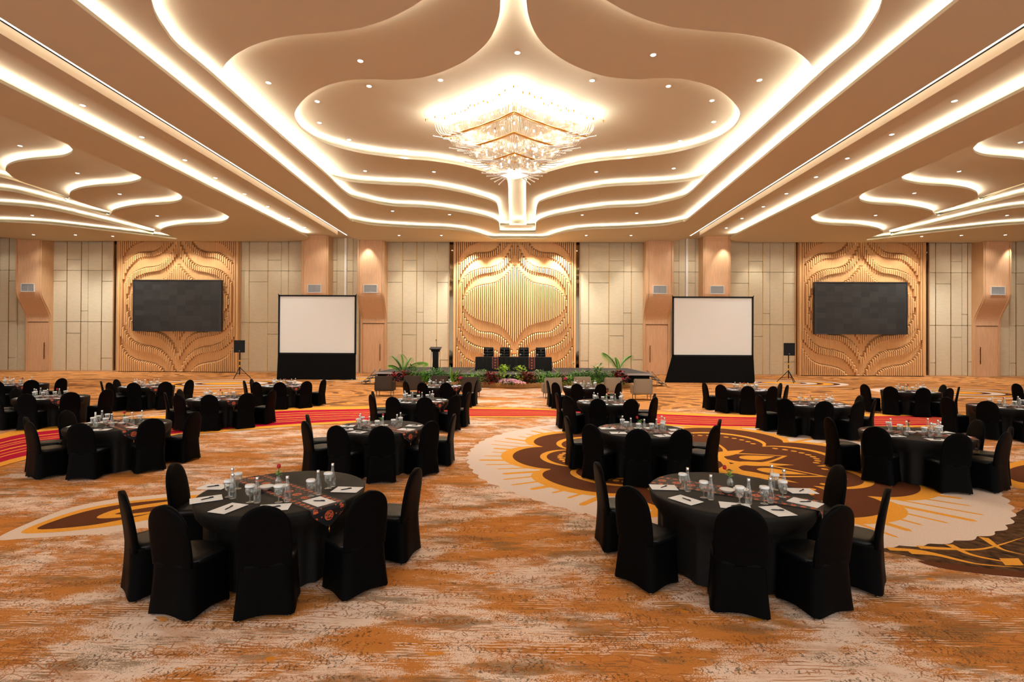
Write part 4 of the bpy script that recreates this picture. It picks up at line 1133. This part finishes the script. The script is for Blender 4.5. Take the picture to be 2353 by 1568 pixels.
link('tablecloth', MB().loft(rings, True, False).mesh('tablecloth', 'table_cloth', False), ht)
def hang_runner(x, nm):
    me = bpy.data.meshes.new('table_runner'); pts = [(HY + .7, HT + .004), (HY + .35, HT + .005), (HY + .0, HT + .005), (HY - .035, HT - .02), (HY - .05, HT - .25), (HY - .06, HT - .5), (HY - .065, HT - .62), (HY - .07, HT - .74)]
    vs, uv, fs = [], [], []; s = 0
    for i, (y, z) in enumerate(pts):
        if i: s += math.hypot(y - pts[i - 1][0], z - pts[i - 1][1])
        w = .2 if i < 7 else .03
        for k in (-1, 0, 1): vs.append((x + k * w, y, z)); uv.append((k * w * .9, s))
    for i in range(len(pts) - 1):
        for c in (0, 1): fs.append((i * 3 + c, i * 3 + c + 1, (i + 1) * 3 + c + 1, (i + 1) * 3 + c))
    me.from_pydata(vs, [], fs); me.materials.append(MATS['runner_cloth']); l = me.uv_layers.new(name='UVMap')
    for lp in me.loops: l.data[lp.index].uv = uv[lp.vertex_index]
    o = link('table_runner', me); tag(o, 'black runner with orange medallions hanging over head table, %s one' % nm, 'table runner', 'runners on the head table', 'thing')
hang_runner(ony(1138, 840, HY).x, 'left'); hang_runner(ony(1222, 840, HY).x, 'right')
def exec_chair():
    rings = []
    for z, y, w, tk in ((.50, .0, .26, .05), (.56, -.01, .29, .06), (.75, -.005, .3, .065), (.95, .02, .305, .06), (1.15, .05, .3, .055), (1.28, .075, .29, .05), (1.33, .085, .27, .035)):
        rings.append(sup(w, tk, 0, y, z, 24, 5))
    back = MB().loft(rings)
    for z in (.7, .86, 1.02, 1.18):
        y = -.07 + (z - .7) * .11
        back.bbox(-.26, .26, y - .03, y + .03, z - .07, z + .065, .025)
    seat = MB().loft([sup(.27, .26, 0, -.28, .42, 24, 5), sup(.29, .28, 0, -.28, .46, 24, 5), sup(.28, .27, 0, -.28, .52, 24, 5)])
    arm = lambda s: MB().tube([(s * .31, 0, .7), (s * .33, -.25, .71), (s * .33, -.45, .69)], .03, 8).tube([(s * .33, -.42, .69), (s * .3, -.3, .48)], .02, 6)
    base = MB().tube([(0, -.26, .42), (0, -.26, .1)], .035, 8)
    for k in range(5):
        a = 2 * PI * k / 5; base.tube([(0, -.26, .12), (.28 * math.cos(a), -.26 + .28 * math.sin(a), .05)], .022, 6)
        base.lathe([(.025, 0), (.03, .02), (.025, .05)], 8, 0, Matrix.Translation((.28 * math.cos(a), -.26 + .28 * math.sin(a), 0)))
    return Kind('office_chair', 'chair', [('backrest', back.mesh('backrest', 'black_leather', True), (0, 0, 0), None), ('seat', seat.mesh('seat', 'black_leather', True), (0, 0, 0), None), ('armrest', arm(-1).mesh('armrest', 'black_plastic', True), (0, 0, 0), None), ('armrest', arm(1).mesh('armrest', 'black_plastic', True), (0, 0, 0), None), ('base', base.mesh('base', 'chrome', True), (0, 0, 0), None)])
ek = exec_chair(); ec = []
for px in (1122.7, 1160, 1203.8, 1242):
    y = HY + 1.55; x = ony(px, 808, y).x; ec.append(ek.place((x, y, SZ + .006), 0, None, 'black leather chairs behind the head table'))
lab(ec, 'black leather high-back chair behind the head table, %s')
mic = Kind('microphone', 'microphone', [('base', MB().bbox(-.05, .05, -.06, .06, 0, .03, .008).mesh('base', 'black_plastic'), (0, 0, 0), None), ('gooseneck', MB().tube([(0, .03, .03), (0, .04, .2), (0, .0, .34), (0, -.02, .4)], [.006, .005, .005, .012], 6).mesh('gooseneck', 'silver_cap', True), (0, 0, 0), None)])
hm, hb, hg = [], [], []
for px in (1120, 1159, 1203.5, 1243):
    x = ony(px, 815, HY + .3).x
    hm.append(mic.place((x, HY + .35, HT + .007), 0, None, 'microphones on the head table'))
    hb.append(bottle.place((x - .32, HY + .3, HT + .007), 0, None, 'bottles on the head table'))
    hg.append(goblet.place((x - .2, HY + .25, HT + .007), 0, None, 'goblets on the head table'))
lab(hm, 'slim gooseneck microphone on the stage head table, %s'); lab(hb, 'clear water bottle on the stage head table, %s'); lab(hg, 'white lidded goblet on the stage head table, %s')
fa = thing('flower_arrangement', 'small orange flower arrangement in middle of the stage head table', 'flowers', (ony(1177, 815, HY + .3).x, HY + .35, HT + .007))
fb = MB(); rnd = random.Random(2)
for k in range(14):
    a = k * 2.4; r = .035 * math.sqrt(k); fb.lathe([(.01, -.03), (.035, 0), (.03, .03), (.008, .045)], 7, 0, Matrix.Translation((r * math.cos(a), r * math.sin(a), .2 - .004 * k)))
link('blooms', fb.mesh('blooms', 'blossom_orange', True), fa)
fv = MB().lathe([(.05, 0), (.06, .05), (.05, .14)], 12); link('bowl', fv.mesh('bowl', 'white_china', True), fa)
lf = MB()
for k in range(10): a = k * .63; leaf_blade(lf, (.03 * math.cos(a), .03 * math.sin(a), .13), (math.cos(a), math.sin(a), .5), .14, .03, .7)
link('foliage', lf.mesh('foliage', 'leaf_green', True, False), fa)

# lectern
p = ony(1001, 820, 29.2)
lt = thing('lectern', 'slim black lectern with microphone at the left of the stage', 'lectern', (p.x, 29.2, SZ + .006))
link('column', MB().loft([[(-w, -d, z), (w, -d, z), (w, d, z), (-w, d, z)] for w, d, z in ((.17, .13, .04), (.15, .12, .5), (.17, .13, 1.1))]).mesh('column', 'black_plastic'), lt)
rb = MB()
for k in range(18): rb.box(-.15, .15, -.142, -.12, .1 + k * .055, .125 + k * .055)
link('front_ribs', rb.mesh('front_ribs', 'black_metal'), lt)
rt = link('reading_top', MB().loft([[(-.32, -.22, 1.18), (.32, -.22, 1.18), (.32, .24, 1.3), (-.32, .24, 1.3)], [(-.34, -.24, 1.22), (.34, -.24, 1.22), (.34, .26, 1.34), (-.34, .26, 1.34)]]).loft([[(-.2, -.15, 1.05), (.2, -.15, 1.05), (.2, .15, 1.05), (-.2, .15, 1.05)], [(-.28, -.18, 1.2), (.28, -.18, 1.2), (.28, .2, 1.24), (-.28, .2, 1.24)]]).mesh('reading_top', 'black_plastic'), lt)
link('base', MB().bbox(-.24, .24, -.2, .2, 0, .04, .01).mesh('base', 'black_plastic'), lt)
for s in (-1, 1): link('side_post', MB().tube([(s * .27, .0, .03), (s * .27, 0, .6), (s * .24, 0, 1.16)], .018, 6).mesh('side_post', 'chrome', True), lt)
link('microphone', MB().tube([(.05, 0, 1.3), (.05, .02, 1.5), (.03, -.03, 1.72)], .008, 6).lathe([(.004, 1.70), (.025, 1.72), (.025, 1.76), (.008, 1.78)], 8, 0, Matrix.Translation((.03, -.03, 0))).mesh('microphone', 'black_plastic', True), rt)

# ------------------------------------------------------------------ armchairs facing the stage
def armchair(mat):
    back = MB().bbox(-.36, .36, -.36, -.22, .24, .86, .03); back.bbox(-.3, .3, -.37, -.35, .3, .8, .008)
    seat = MB().bbox(-.29, .29, -.22, .36, .22, .44, .03)
    arm = lambda s: MB().bbox(min(s * .29, s * .39), max(s * .29, s * .39), -.3, .36, .22, .62, .03)
    leg = MB().tube([(0, 0, .25), (0, 0, 0)], [.018, .011], 8)
    return Kind('armchair', 'armchair', [('backrest', back.mesh('backrest', mat), (0, 0, 0), None), ('seat', seat.mesh('seat', mat), (0, 0, 0), None), ('armrest', arm(-1).mesh('armrest', mat), (0, 0, 0), None), ('armrest', arm(1).mesh('armrest', mat), (0, 0, 0), None)] + [('leg', leg.mesh('leg', 'leg_metal', True), (sx * .3, y, 0), None) for sx in (-1, 1) for y in (-.3, .3)])
ad, at_ = armchair('sofa_dark'), armchair('sofa_taupe')
aa = [ad.place((ony(px, 890, y).x, y, 0), r, None, 'dark brown armchairs facing the stage') for px, y, r in ((885, 21.2, .06), (951, 21.6, 0), (1012, 21.8, .03), (1083, 21.0, -.05))]
lab(aa, 'dark brown armchair facing the stage left of the aisle, %s of four')
aa = [at_.place((ony(px, 890, y).x, y, 0), r, None, 'taupe armchairs facing the stage') for px, y, r in ((1268, 20.8, .1), (1336, 21.6, 0), (1406, 21.2, 0), (1474, 20.4, -.04))]
lab(aa, 'taupe armchair facing the stage right of the aisle, %s of four')

# ------------------------------------------------------------------ planting in front of the stage
bb = MB(); rnd = random.Random(9); bx0, bx1 = -6.6, 6.2
x = bx0
def edge_y(x): return 25.55 - .35 * math.exp(-((x + .3) / 1.9) ** 2) - .12 * math.cos(x * 1.6)
while x < bx1:
    h = .27 + rnd.uniform(-.02, .03); bb.lathe([(.02, 0), (.021, h * .5), (.02, h)], 6, 0, Matrix.Translation((x, edge_y(x), 0))); x += .046
for z in (.08, .2): bb.tube([(bx0 + (bx1 - bx0) * k / 40, edge_y(bx0 + (bx1 - bx0) * k / 40) - .025, z) for k in range(41)], .008, 5)
o = link('bamboo_edging', bb.mesh('bamboo_edging', 'bamboo', True)); tag(o, 'low bamboo stick edging round the planting before the stage', 'garden edging', None, 'thing')
soil = MB(); q0, q1 = [], []
for k in range(61):
    xx = bx0 + (bx1 - bx0) * k / 60; q0.append((xx, edge_y(xx) + .04)); q1.append((xx, 26.6))
ring = q0 + q1[::-1]
soil.loft([[(a, b, z) for a, b in ring] for z in (0.0, .12)])
o = link('planting_bed', soil.mesh('planting_bed', 'c_dark')); tag(o, 'dark planting bed behind the bamboo edging before the stage', 'planting bed', None, 'thing')
def rosette(n, ln, wd, up, droop, mat, name='foliage', jitter=.2, seed=0, base=0.0, spread=.05):
    r = random.Random(seed); mb = MB()
    for k in range(n):
        a = k * 2.39996 + r.uniform(-.3, .3); t = k / max(1, n - 1)
        e = up * (1 - t) + .25 * t + r.uniform(-jitter, jitter)
        leaf_blade(mb, (spread * math.cos(a), spread * math.sin(a), base + r.uniform(0, .04)), (math.cos(a) * math.cos(e), math.sin(a) * math.cos(e), math.sin(e)), ln * r.uniform(.75, 1.1), wd * r.uniform(.8, 1.1), droop, 7, k % 2 if isinstance(mat, list) else 0)
    return mb.mesh(name, mat, True, False)
def bush(n, rad, ht, leaf, wd, mat, seed, name='foliage', lo=.05):
    r = random.Random(seed); mb = MB()
    for k in range(n):
        a = r.uniform(0, 6.28); v = r.random() ** .5; z = lo + (ht - lo) * r.random(); s = rad * v * math.sqrt(max(.05, 1 - ((z - ht * .45) / (ht * .62)) ** 2))
        leaf_blade(mb, (s * math.cos(a), s * math.sin(a), z), (math.cos(a), math.sin(a), r.uniform(-.1, 1.1)), leaf * r.uniform(.6, 1.2), wd, .5, 3, 0 if not isinstance(mat, list) else int(r.random() * len(mat)))
    return mb.mesh(name, mat, True, False)
def stems(n, h, sp, mat='leaf_dark', seed=0):
    r = random.Random(seed); mb = MB()
    for k in range(n):
        a = 6.28 * k / n; mb.tube([(0.01 * math.cos(a), .01 * math.sin(a), 0), (sp * .5 * math.cos(a), sp * .5 * math.sin(a), h * .6), (sp * math.cos(a), sp * math.sin(a), h)], .008, 5)
    return mb.mesh('stem', mat, True)
def palm_meshes(seed, fr):
    r = random.Random(seed); tr = MB().tube([(0, 0, 0), (.02, 0, .25), (.0, 0, .5)], [.035, .028, .02], 8)
    mb = MB()
    for a, e, L, dr in fr:
        d = Vector((math.cos(a) * math.cos(e), math.sin(a) * math.cos(e) , math.sin(e))); p = Vector((0, 0, .45)); pts = [p.copy()]; dd = d.copy()
        m = 26
        for k in range(m):
            p = p + dd * (L / m); dd = (dd + Vector((d.x * .02, d.y * .02, -dr / m))).normalized(); pts.append(p.copy())
            if k > 4:
                side = dd.cross(Vector((0, 0, 1))).normalized(); ll = .42 * math.sin(PI * (k - 3) / (m - 1) * .9 + .25) * L
                for s in (-1, 1): leaf_blade(mb, p, dd * .9 + side * s * .8 + Vector((0, 0, .2)), ll * 1.15, .03, 1.5, 4)
        mb.tube(pts, .011, 5)
    return tr.mesh('trunk', 'bark', True), mb.mesh('frond', 'leaf_green', True, False)
PLK = {}
PLK['strap'] = Kind('strap_leaf_plant', 'plant', [('foliage', rosette(22, .95, .035, 1.35, 1.1, 'leaf_green', seed=1), (0, 0, .05), None)])
PLK['spear'] = Kind('spear_leaf_plant', 'plant', [('foliage', rosette(13, 1.0, .05, 1.5, .35, 'leaf_green', seed=2), (0, 0, .05), None)])
PLK['silver'] = Kind('variegated_shrub', 'shrub', [('foliage', bush(420, .42, .78, .09, .02, ['leaf_pale', 'leaf_green'], 3), (0, 0, .0), None), ('stem', stems(5, .6, .15), (0, 0, .0), None)])
PLK['green'] = Kind('leafy_shrub', 'shrub', [('foliage', bush(240, .42, .72, .17, .035, ['leaf_green', 'leaf_dark'], 4), (0, 0, .0), None), ('stem', stems(5, .55, .15), (0, 0, .0), None)])
PLK['tall'] = Kind('upright_foliage_plant', 'plant', [('foliage', bush(150, .3, 1.15, .26, .045, ['leaf_green', 'leaf_dark', 'leaf_green'], 5), (0, 0, .0), None), ('stem', stems(4, .95, .12), (0, 0, .0), None)])
PLK['lime'] = Kind('lime_foliage_plant', 'plant', [('foliage', bush(170, .34, .95, .15, .05, 'leaf_lime', 6), (0, 0, .0), None), ('stem', stems(5, .8, .2), (0, 0, .0), None)])
PLK['croton'] = Kind('croton', 'plant', [('foliage', bush(110, .34, .72, .24, .055, ['leaf_maroon', 'leaf_maroon', 'leaf_red'], 7), (0, 0, .0), None), ('stem', stems(4, .5, .12), (0, 0, .0), None), ('bracts', rosette(9, .2, .06, 1.2, .6, 'leaf_red', 'bracts', seed=8), (0, 0, .45), None)])
PLK['brown'] = Kind('bronze_fern', 'fern', [('foliage', rosette(40, .6, .03, 1.3, 1.6, 'leaf_brown', seed=9), (0, 0, .08), None), ('foliage', bush(120, .3, .6, .14, .02, 'leaf_brown', 10), (0, 0, .0), None)])
PLK['moss'] = Kind('low_yellow_green_plant', 'plant', [('foliage', bush(220, .36, .42, .1, .03, ['leaf_lime', 'leaf_green', 'leaf_pale'], 11), (0, 0, .0), None), ('stem', stems(5, .3, .15), (0, 0, 0), None)])
fm = MB(); rnd = random.Random(4)
for k in range(260):
    a = rnd.uniform(0, 6.28); v = math.sqrt(rnd.random()); xx, yy = 1.02 * v * math.cos(a), .3 * v * math.sin(a)
    fm.lathe([(.01, -.01), (.045, .005), (.035, .02), (.008, .03)], 6, 0, Matrix.Translation((xx, yy, .16 + .17 * (1 - v * v) + rnd.uniform(-.02, .02))))
mound_fl = fm.mesh('blossoms', 'blossom_pink', True)
PLK['mound'] = Kind('pink_flower_mound', 'flowers', [('foliage', bush(220, .42, .25, .1, .03, 'leaf_dark', 12), (0, 0, .0), None), ('blossoms', mound_fl, (0, 0, 0), None)])
pe = MB()
for k in range(30):
    a = k * 2.4; e = .2 + 1.2 * k / 30; leaf_blade(pe, (0, 0, .3), (math.cos(a) * math.cos(e), math.sin(a) * math.cos(e), math.sin(e)), .15, .05, -.5, 4)
PLK['peony'] = Kind('pink_peony', 'flower', [('bloom', pe.mesh('bloom', 'rose_pink', True, False), (0, 0, 0), None), ('stem', stems(1, .32, .0), (0, 0, 0), None), ('foliage', rosette(8, .2, .05, .9, .6, 'leaf_green', seed=13), (0, 0, .05), None)])
sp_ = MB(); rnd = random.Random(6)
for k in range(60):
    a = rnd.uniform(0, 6.28); e = rnd.uniform(-.2, 1.4); leaf_blade(sp_, (0, 0, 1.12), (math.cos(a) * math.cos(e), math.sin(a) * math.cos(e), math.sin(e)), .2, .012, .4, 3)
PLK['plume'] = Kind('cream_plume_flower', 'flower', [('bloom', sp_.mesh('bloom', 'blossom_cream', True, False), (0, 0, 0), None), ('stem', stems(1, 1.12, .0), (0, 0, 0), None)])
t1, f1 = palm_meshes(1, [(2.75, 1.25, 1.2, .9), (2.1, 1.4, 1.1, .8), (.3, 1.1, 1.45, 1.5), (.8, 1.3, 1.0, .8), (3.3, 1.15, .9, 1.3)])
t2, f2 = palm_meshes(2, [(2.8, 1.28, 1.3, 1.2), (.4, 1.25, 1.2, 1.2), (2.2, 1.4, .8, .6)])
PLK['palmA'] = Kind('potted_palm', 'palm', [('trunk', t1, (0, 0, 0), None), ('frond', f1, (0, 0, 0), None)])
PLK['palmB'] = Kind('potted_palm', 'palm', [('trunk', t2, (0, 0, 0), None), ('frond', f2, (0, 0, 0), None)])
PL = {}
def plant(k, px, y=25.85, sc=1.0, rot=0.0, z=.12):
    x = ony(px, 880, y).x; o = PLK[k].place((x, y, z), rot); o.scale = (sc, sc, sc); PL.setdefault(k, []).append(o); return o
for px, k, y, sc in ((907, 'croton', 25.7, .9), (930, 'croton', 25.8, .95), (946, 'tall', 26.0, .85), (957, 'silver', 25.8, 1.0), (974, 'spear', 25.7, 1.0), (984, 'green', 25.8, .9), (998, 'moss', 25.6, 1.0), (1003, 'green', 26.0, 1.1), (1022, 'strap', 25.8, .9), (1038, 'spear', 25.7, 1.15), (1053, 'brown', 25.8, 1.15), (1060, 'plume', 26.0, 1.0), (1058, 'peony', 25.45, 1.0), (1083, 'strap', 25.8, 1.1), (1068, 'green', 26.0, .7), (1108, 'silver', 25.7, 1.0), (1124, 'croton', 25.5, .95), (1137, 'croton', 25.55, .9), (1157, 'lime', 25.7, 1.1), (1170, 'mound', 25.27, 1.0), (1196, 'lime', 25.7, 1.05), (1208, 'croton', 25.45, .95), (1221, 'croton', 25.55, .9), (1236, 'silver', 25.65, 1.0), (1246, 'spear', 25.7, .9), (1276, 'strap', 25.75, 1.25), (1295, 'brown', 25.8, 1.05), (1299, 'peony', 25.4, 1.0), (1310, 'spear', 25.8, .85), (1317, 'plume', 26.0, .95), (1336, 'silver', 25.95, .9), (1333, 'green', 25.7, .8), (1352, 'moss', 25.6, 1.0), (1358, 'green', 25.8, .9), (1375, 'tall', 25.8, .95), (1398, 'silver', 25.9, .95), (1404, 'spear', 25.7, .95), (1368, 'moss', 25.5, .9), (1414, 'croton', 25.8, 1.0), (940, 'green', 25.9, .8), (965, 'green', 25.75, .85), (1015, 'green', 25.95, .9), (1046, 'green', 25.95, .85), (1075, 'moss', 25.6, 1.1), (1096, 'green', 25.95, .8), (1142, 'green', 25.9, .75), (1214, 'green', 25.9, .75), (1259, 'green', 25.9, .9), (1285, 'green', 25.95, .85), (1307, 'moss', 25.6, 1.1), (1323, 'green', 25.9, .95), (1346, 'green', 25.95, 1.0), (1385, 'green', 25.9, .9), (1427, 'croton', 25.7, 1.05), (1431, 'peony', 25.4, 1.0)):
    plant(k, px, y, sc, px * .37)
p = plant('palmA', 926, 25.95, 1.0, 0); p['label'] = 'small potted palm with bright fronds at left end of the stage'
p = plant('palmB', 1421, 25.95, 1.0, 0, .3); p['label'] = 'small potted palm with two arching fronds at right end of stage'
PLAB = {'strap': 'arching strap-leaf green plant in the stage planting, %s', 'spear': 'upright spear-leaf green plant in the stage planting, %s', 'silver': 'pale variegated shrub in the stage planting, %s', 'green': 'leafy dark green shrub in the stage planting, %s', 'tall': 'tall broad-leaf green plant in the stage planting, %s', 'lime': 'lime green leafy plant beside the pink flowers, %s', 'croton': 'maroon and red croton in the stage planting, %s', 'brown': 'bronze brown fern in the stage planting, %s', 'moss': 'low yellow-green plant in the stage planting, %s', 'peony': 'single pink peony bloom in the stage planting, %s', 'plume': 'tall cream plume flower in the stage planting, %s'}
for k, t in PLAB.items():
    lab(PL[k], t)
    for o in PL[k]: o['group'] = PLK[k].name.replace('_', ' ') + 's before the stage'
PL['mound'][0]['label'] = 'low mound of pale pink flowers at centre before the stage'
fw = thing('floor_monitor', 'black wedge floor monitor among plants at the stage centre', 'loudspeaker', (ony(1178, 865, 26.0).x, 26.3, .12))
link('cabinet', MB().loft([[(-.3, -.15, 0), (.3, -.15, 0), (.3, .15, 0), (-.3, .15, 0)], [(-.28, .0, .5), (.28, .0, .5), (.28, .15, .5), (-.28, .15, .5)]]).mesh('cabinet', 'black_plastic'), fw)
link('front_grille', MB().add([(-.26, -.155, .04), (.26, -.155, .04), (.25, -.02, .46), (-.25, -.02, .46)], [(0, 1, 2, 3)]).mesh('front_grille', 'black_metal'), fw)

# ------------------------------------------------------------------ chandelier
cc = Vector((ony(1182, 400, 18.8).x, 18.8, 0))
RING = [(10.55, 3.3, 2.45), (10.05, 2.75, 2.05), (9.6, 1.98, 1.48), (9.08, 1.25, .95), (8.66, .58, .45)]
def rhomb(a, xh, yh, p=.87):
    c, s = math.cos(a), math.sin(a); r = (abs(c) ** p + abs(s) ** p) ** (-1 / p)
    r = min(r, .985)
    return Vector((xh * r * c, yh * r * s, 0))
chd = thing('chandelier', 'large tiered crystal chandelier with gold rims under the petal ceiling', 'chandelier', (cc.x, cc.y, 0))
link('ceiling_plate', MB().loft([[rhomb(2 * PI * j / 96, 2.55, 1.85) + Vector((0, 0, z)) for j in range(96)] for z in (10.5, 10.55)]).mesh('ceiling_plate', 'chandelier_plate'), chd)
rods = MB()
for k in range(4):
    for a in (.3, 1.5, 2.7, 3.9, 5.1): rods.tube([rhomb(a, 1.2, .9) + Vector((0, 0, 10.88)), rhomb(a, 1.2, .9) + Vector((0, 0, 10.0))], .015, 5)
link('suspension_rod', rods.mesh('suspension_rod', 'gold'), chd)
rnd = random.Random(12)
for k in range(5):
    z, xh, yh = RING[k]
    if k: 
        m = MB(); pts = [rhomb(2 * PI * j / 120, xh, yh) + Vector((0, 0, z)) for j in range(121)]; m.tube(pts, .028, 6)
        m.tube([p * .94 + Vector((0, 0, p.z * .06)) for p in pts], .018, 5)
        link('gold_rim', m.mesh('gold_rim', 'gold', True), chd)
    if k < 4:
        z2, x2, y2 = RING[k + 1]; nr = (270, 230, 180, 120)[k]; m = MB()
        for lay in (0, 1):
            for j in range(nr):
                a = 2 * PI * (j + .5 * lay) / nr + rnd.uniform(-.004, .004)
                s0, s1 = (1.0, 1.0) if lay == 0 else (.9, .93)
                if k == 0: p0 = rhomb(a, xh * s0 * .93, yh * s0 * .93) + Vector((0, 0, z + rnd.uniform(-.03, .06)))
                else: p0 = rhomb(a, xh * s0 * .985, yh * s0 * .985) + Vector((0, 0, z - .02))
                p1 = rhomb(a, x2 * s1 * 1.02, y2 * s1 * 1.02) + Vector((0, 0, z2 + .03))
                pm = p0.lerp(p1, .5); pm.z -= .1 if k else .03
                pm += Vector((pm.x, pm.y, 0)).normalized() * .05
                m.tube([p0, pm, p1], .0095, 4)
        o = link('crystal_rods', m.mesh('crystal_rods', 'crystal', True), chd); o['kind'] = 'stuff'
        # lamps between the rods
        m = MB(); nb = (26, 22, 16, 8)[k]
        for j in range(nb):
            a = 2 * PI * (j + .5) / nb; p = rhomb(a, (xh * .42 + x2 * .42), (yh * .42 + y2 * .42)) + Vector((0, 0, (z + z2) / 2 + .08))
            m.lathe([(.003, -.04), (.028, -.02), (.03, .01), (.012, .045)], 7, 0, Matrix.Translation(p))
        link('lamp', m.mesh('lamp', 'bulb', True), chd)
m = MB()
for j in range(64):
    a = 2 * PI * j / 64; p = rhomb(a, 3.3 * rnd.uniform(.97, 1.06), 2.45 * rnd.uniform(.97, 1.06)) + Vector((0, 0, 10.62 + rnd.uniform(-.05, .08)))
    m.lathe([(.006, -.05), (.026, -.03), (.026, .03), (.006, .05)], 6, 0, Matrix.Translation(p))
    m.tube([p, Vector((p.x * .9, p.y * .9, 10.85))], .004, 4)
o = link('gold_finials', m.mesh('gold_finials', 'gold', True), chd); o['kind'] = 'stuff'
# curling glass arms at the corners and round the bottom
def arm_pts(a, xh, yh, z, ln, dz):
    p = rhomb(a, xh, yh) + Vector((0, 0, z)); d = Vector((p.x, p.y, 0)).normalized()
    return [p, p + d * ln * .4 + Vector((0, 0, dz * .2)), p + d * ln * .8 + Vector((0, 0, dz * .7)), p + d * ln + Vector((0, 0, dz))]
for k, (cnt, sp) in enumerate(((7, .14), (7, .16), (7, .2), (9, .22))):
    z, xh, yh = RING[k + 1]
    for base in (0, PI):
        for i in range(cnt):
            a = base + (i - (cnt - 1) / 2) * sp * (.75 if k < 2 else 1)
            pts = arm_pts(a, xh * .9, yh * .9, z - .06, (.62, .7, .75, .7)[k] * (1 - .06 * abs(i - (cnt - 1) / 2)), -.02 - .05 * abs(i - (cnt - 1) / 2) * (.4 + k * .3) + .1)
            link('glass_arm', MB().tube(spline(pts, 4), .022, 6).lathe([(.004, -.03), (.034, -.01), (.034, .015), (.006, .035)], 6, 0, Matrix.Translation(pts[-1])).mesh('glass_arm', 'white_china', True), chd)
link('bottom_dish', MB().loft([[rhomb(2 * PI * j / 64, .58 * s, .45 * s, 1.2) + Vector((0, 0, z)) for j in range(64)] for s, z in ((1, 8.68), (.98, 8.62), (.7, 8.54), (.3, 8.5))]).mesh('bottom_dish', 'dish_glow', True), chd)
for j in range(12):
    p = rhomb(2 * PI * j / 12, 2.75, 2.0)
    l = bpy.data.lights.new('chandelier_glow', 'POINT'); l.energy = 85; l.color = (1, .93, .8); l.shadow_soft_size = .08
    o = bpy.data.objects.new('chandelier_glow', l); COL.objects.link(o); o.location = (cc.x + p.x, cc.y + p.y, 10.66)

# accent beams from the ceiling edge onto slats and fabric walls, then added fill without fixtures
def beam(x, y, z, tx, ty, tz, e, cone, col=(1, .96, .88)):
    l = bpy.data.lights.new('accent_or_fill_beam', 'SPOT'); l.energy = e; l.color = col; l.spot_size = R_(cone); l.spot_blend = .7; l.shadow_soft_size = .08
    o = bpy.data.objects.new('accent_or_fill_beam', l); COL.objects.link(o); o.location = (x, y, z)
    o.rotation_euler = (Vector((tx, ty, tz)) - Vector((x, y, z))).to_track_quat('-Z', 'Y').to_euler()
for x in (-3.2, -1.1, 1.1, 3.2): beam(x - .4, 35.4, 9.6, x - .4, YP, 5.6, 1200, 80)
for px, e in ((408, 240), (1981, 240)):
    x = wx(px, 650, YP)
    for dx in (-3, -1, 1, 3): beam(x + dx, 35.3, 9.62, x + dx, YP, 5.0, e, 100)
for px, e in ((168, 160), (855, 320), (945, 240), (1352, 150), (1447, 330), (1650, 260), (1730, 330), (1815, 160), (2290, 300), (2200, 120), (660, 120)):
    x = wx(px, 600); beam(x, 35.5, 9.6, x, 36.75, 4.5, e * .5, 66, (1, .95, .85))

for px in (20, 140, 225, 590, 650, 770, 815, 920, 990, 1380, 1450, 1560, 1600, 1720, 1790, 2170, 2230, 2340):
    x = wx(px, 600); beam(x, 34.6, 9.6, x, 36.9, 3.0, 62, 120)  # broad washes added to brighten the fabric walls, no lamp stands there

# ------------------------------------------------------------------ world and view
w = bpy.data.worlds.new('world'); SC.world = w; w.use_nodes = True
w.node_tree.nodes['Background'].inputs[0].default_value = (1.0, .985, .96, 1); w.node_tree.nodes['Background'].inputs[1].default_value = 1.1
vs_ = SC.view_settings; vs_.view_transform = 'Standard'; vs_.look = 'None'; vs_.gamma = 1; vs_.use_curve_mapping = False; vs_.exposure = 0.75
cy = SC.cycles
cy.caustics_reflective = False; cy.caustics_refractive = False
cy.max_bounces = 7; cy.diffuse_bounces = 4; cy.glossy_bounces = 3; cy.transmission_bounces = 4; cy.transparent_max_bounces = 12
cy.adaptive_threshold = .04
cy.sample_clamp_indirect = 6; cy.use_denoising = True; cy.use_light_tree = True
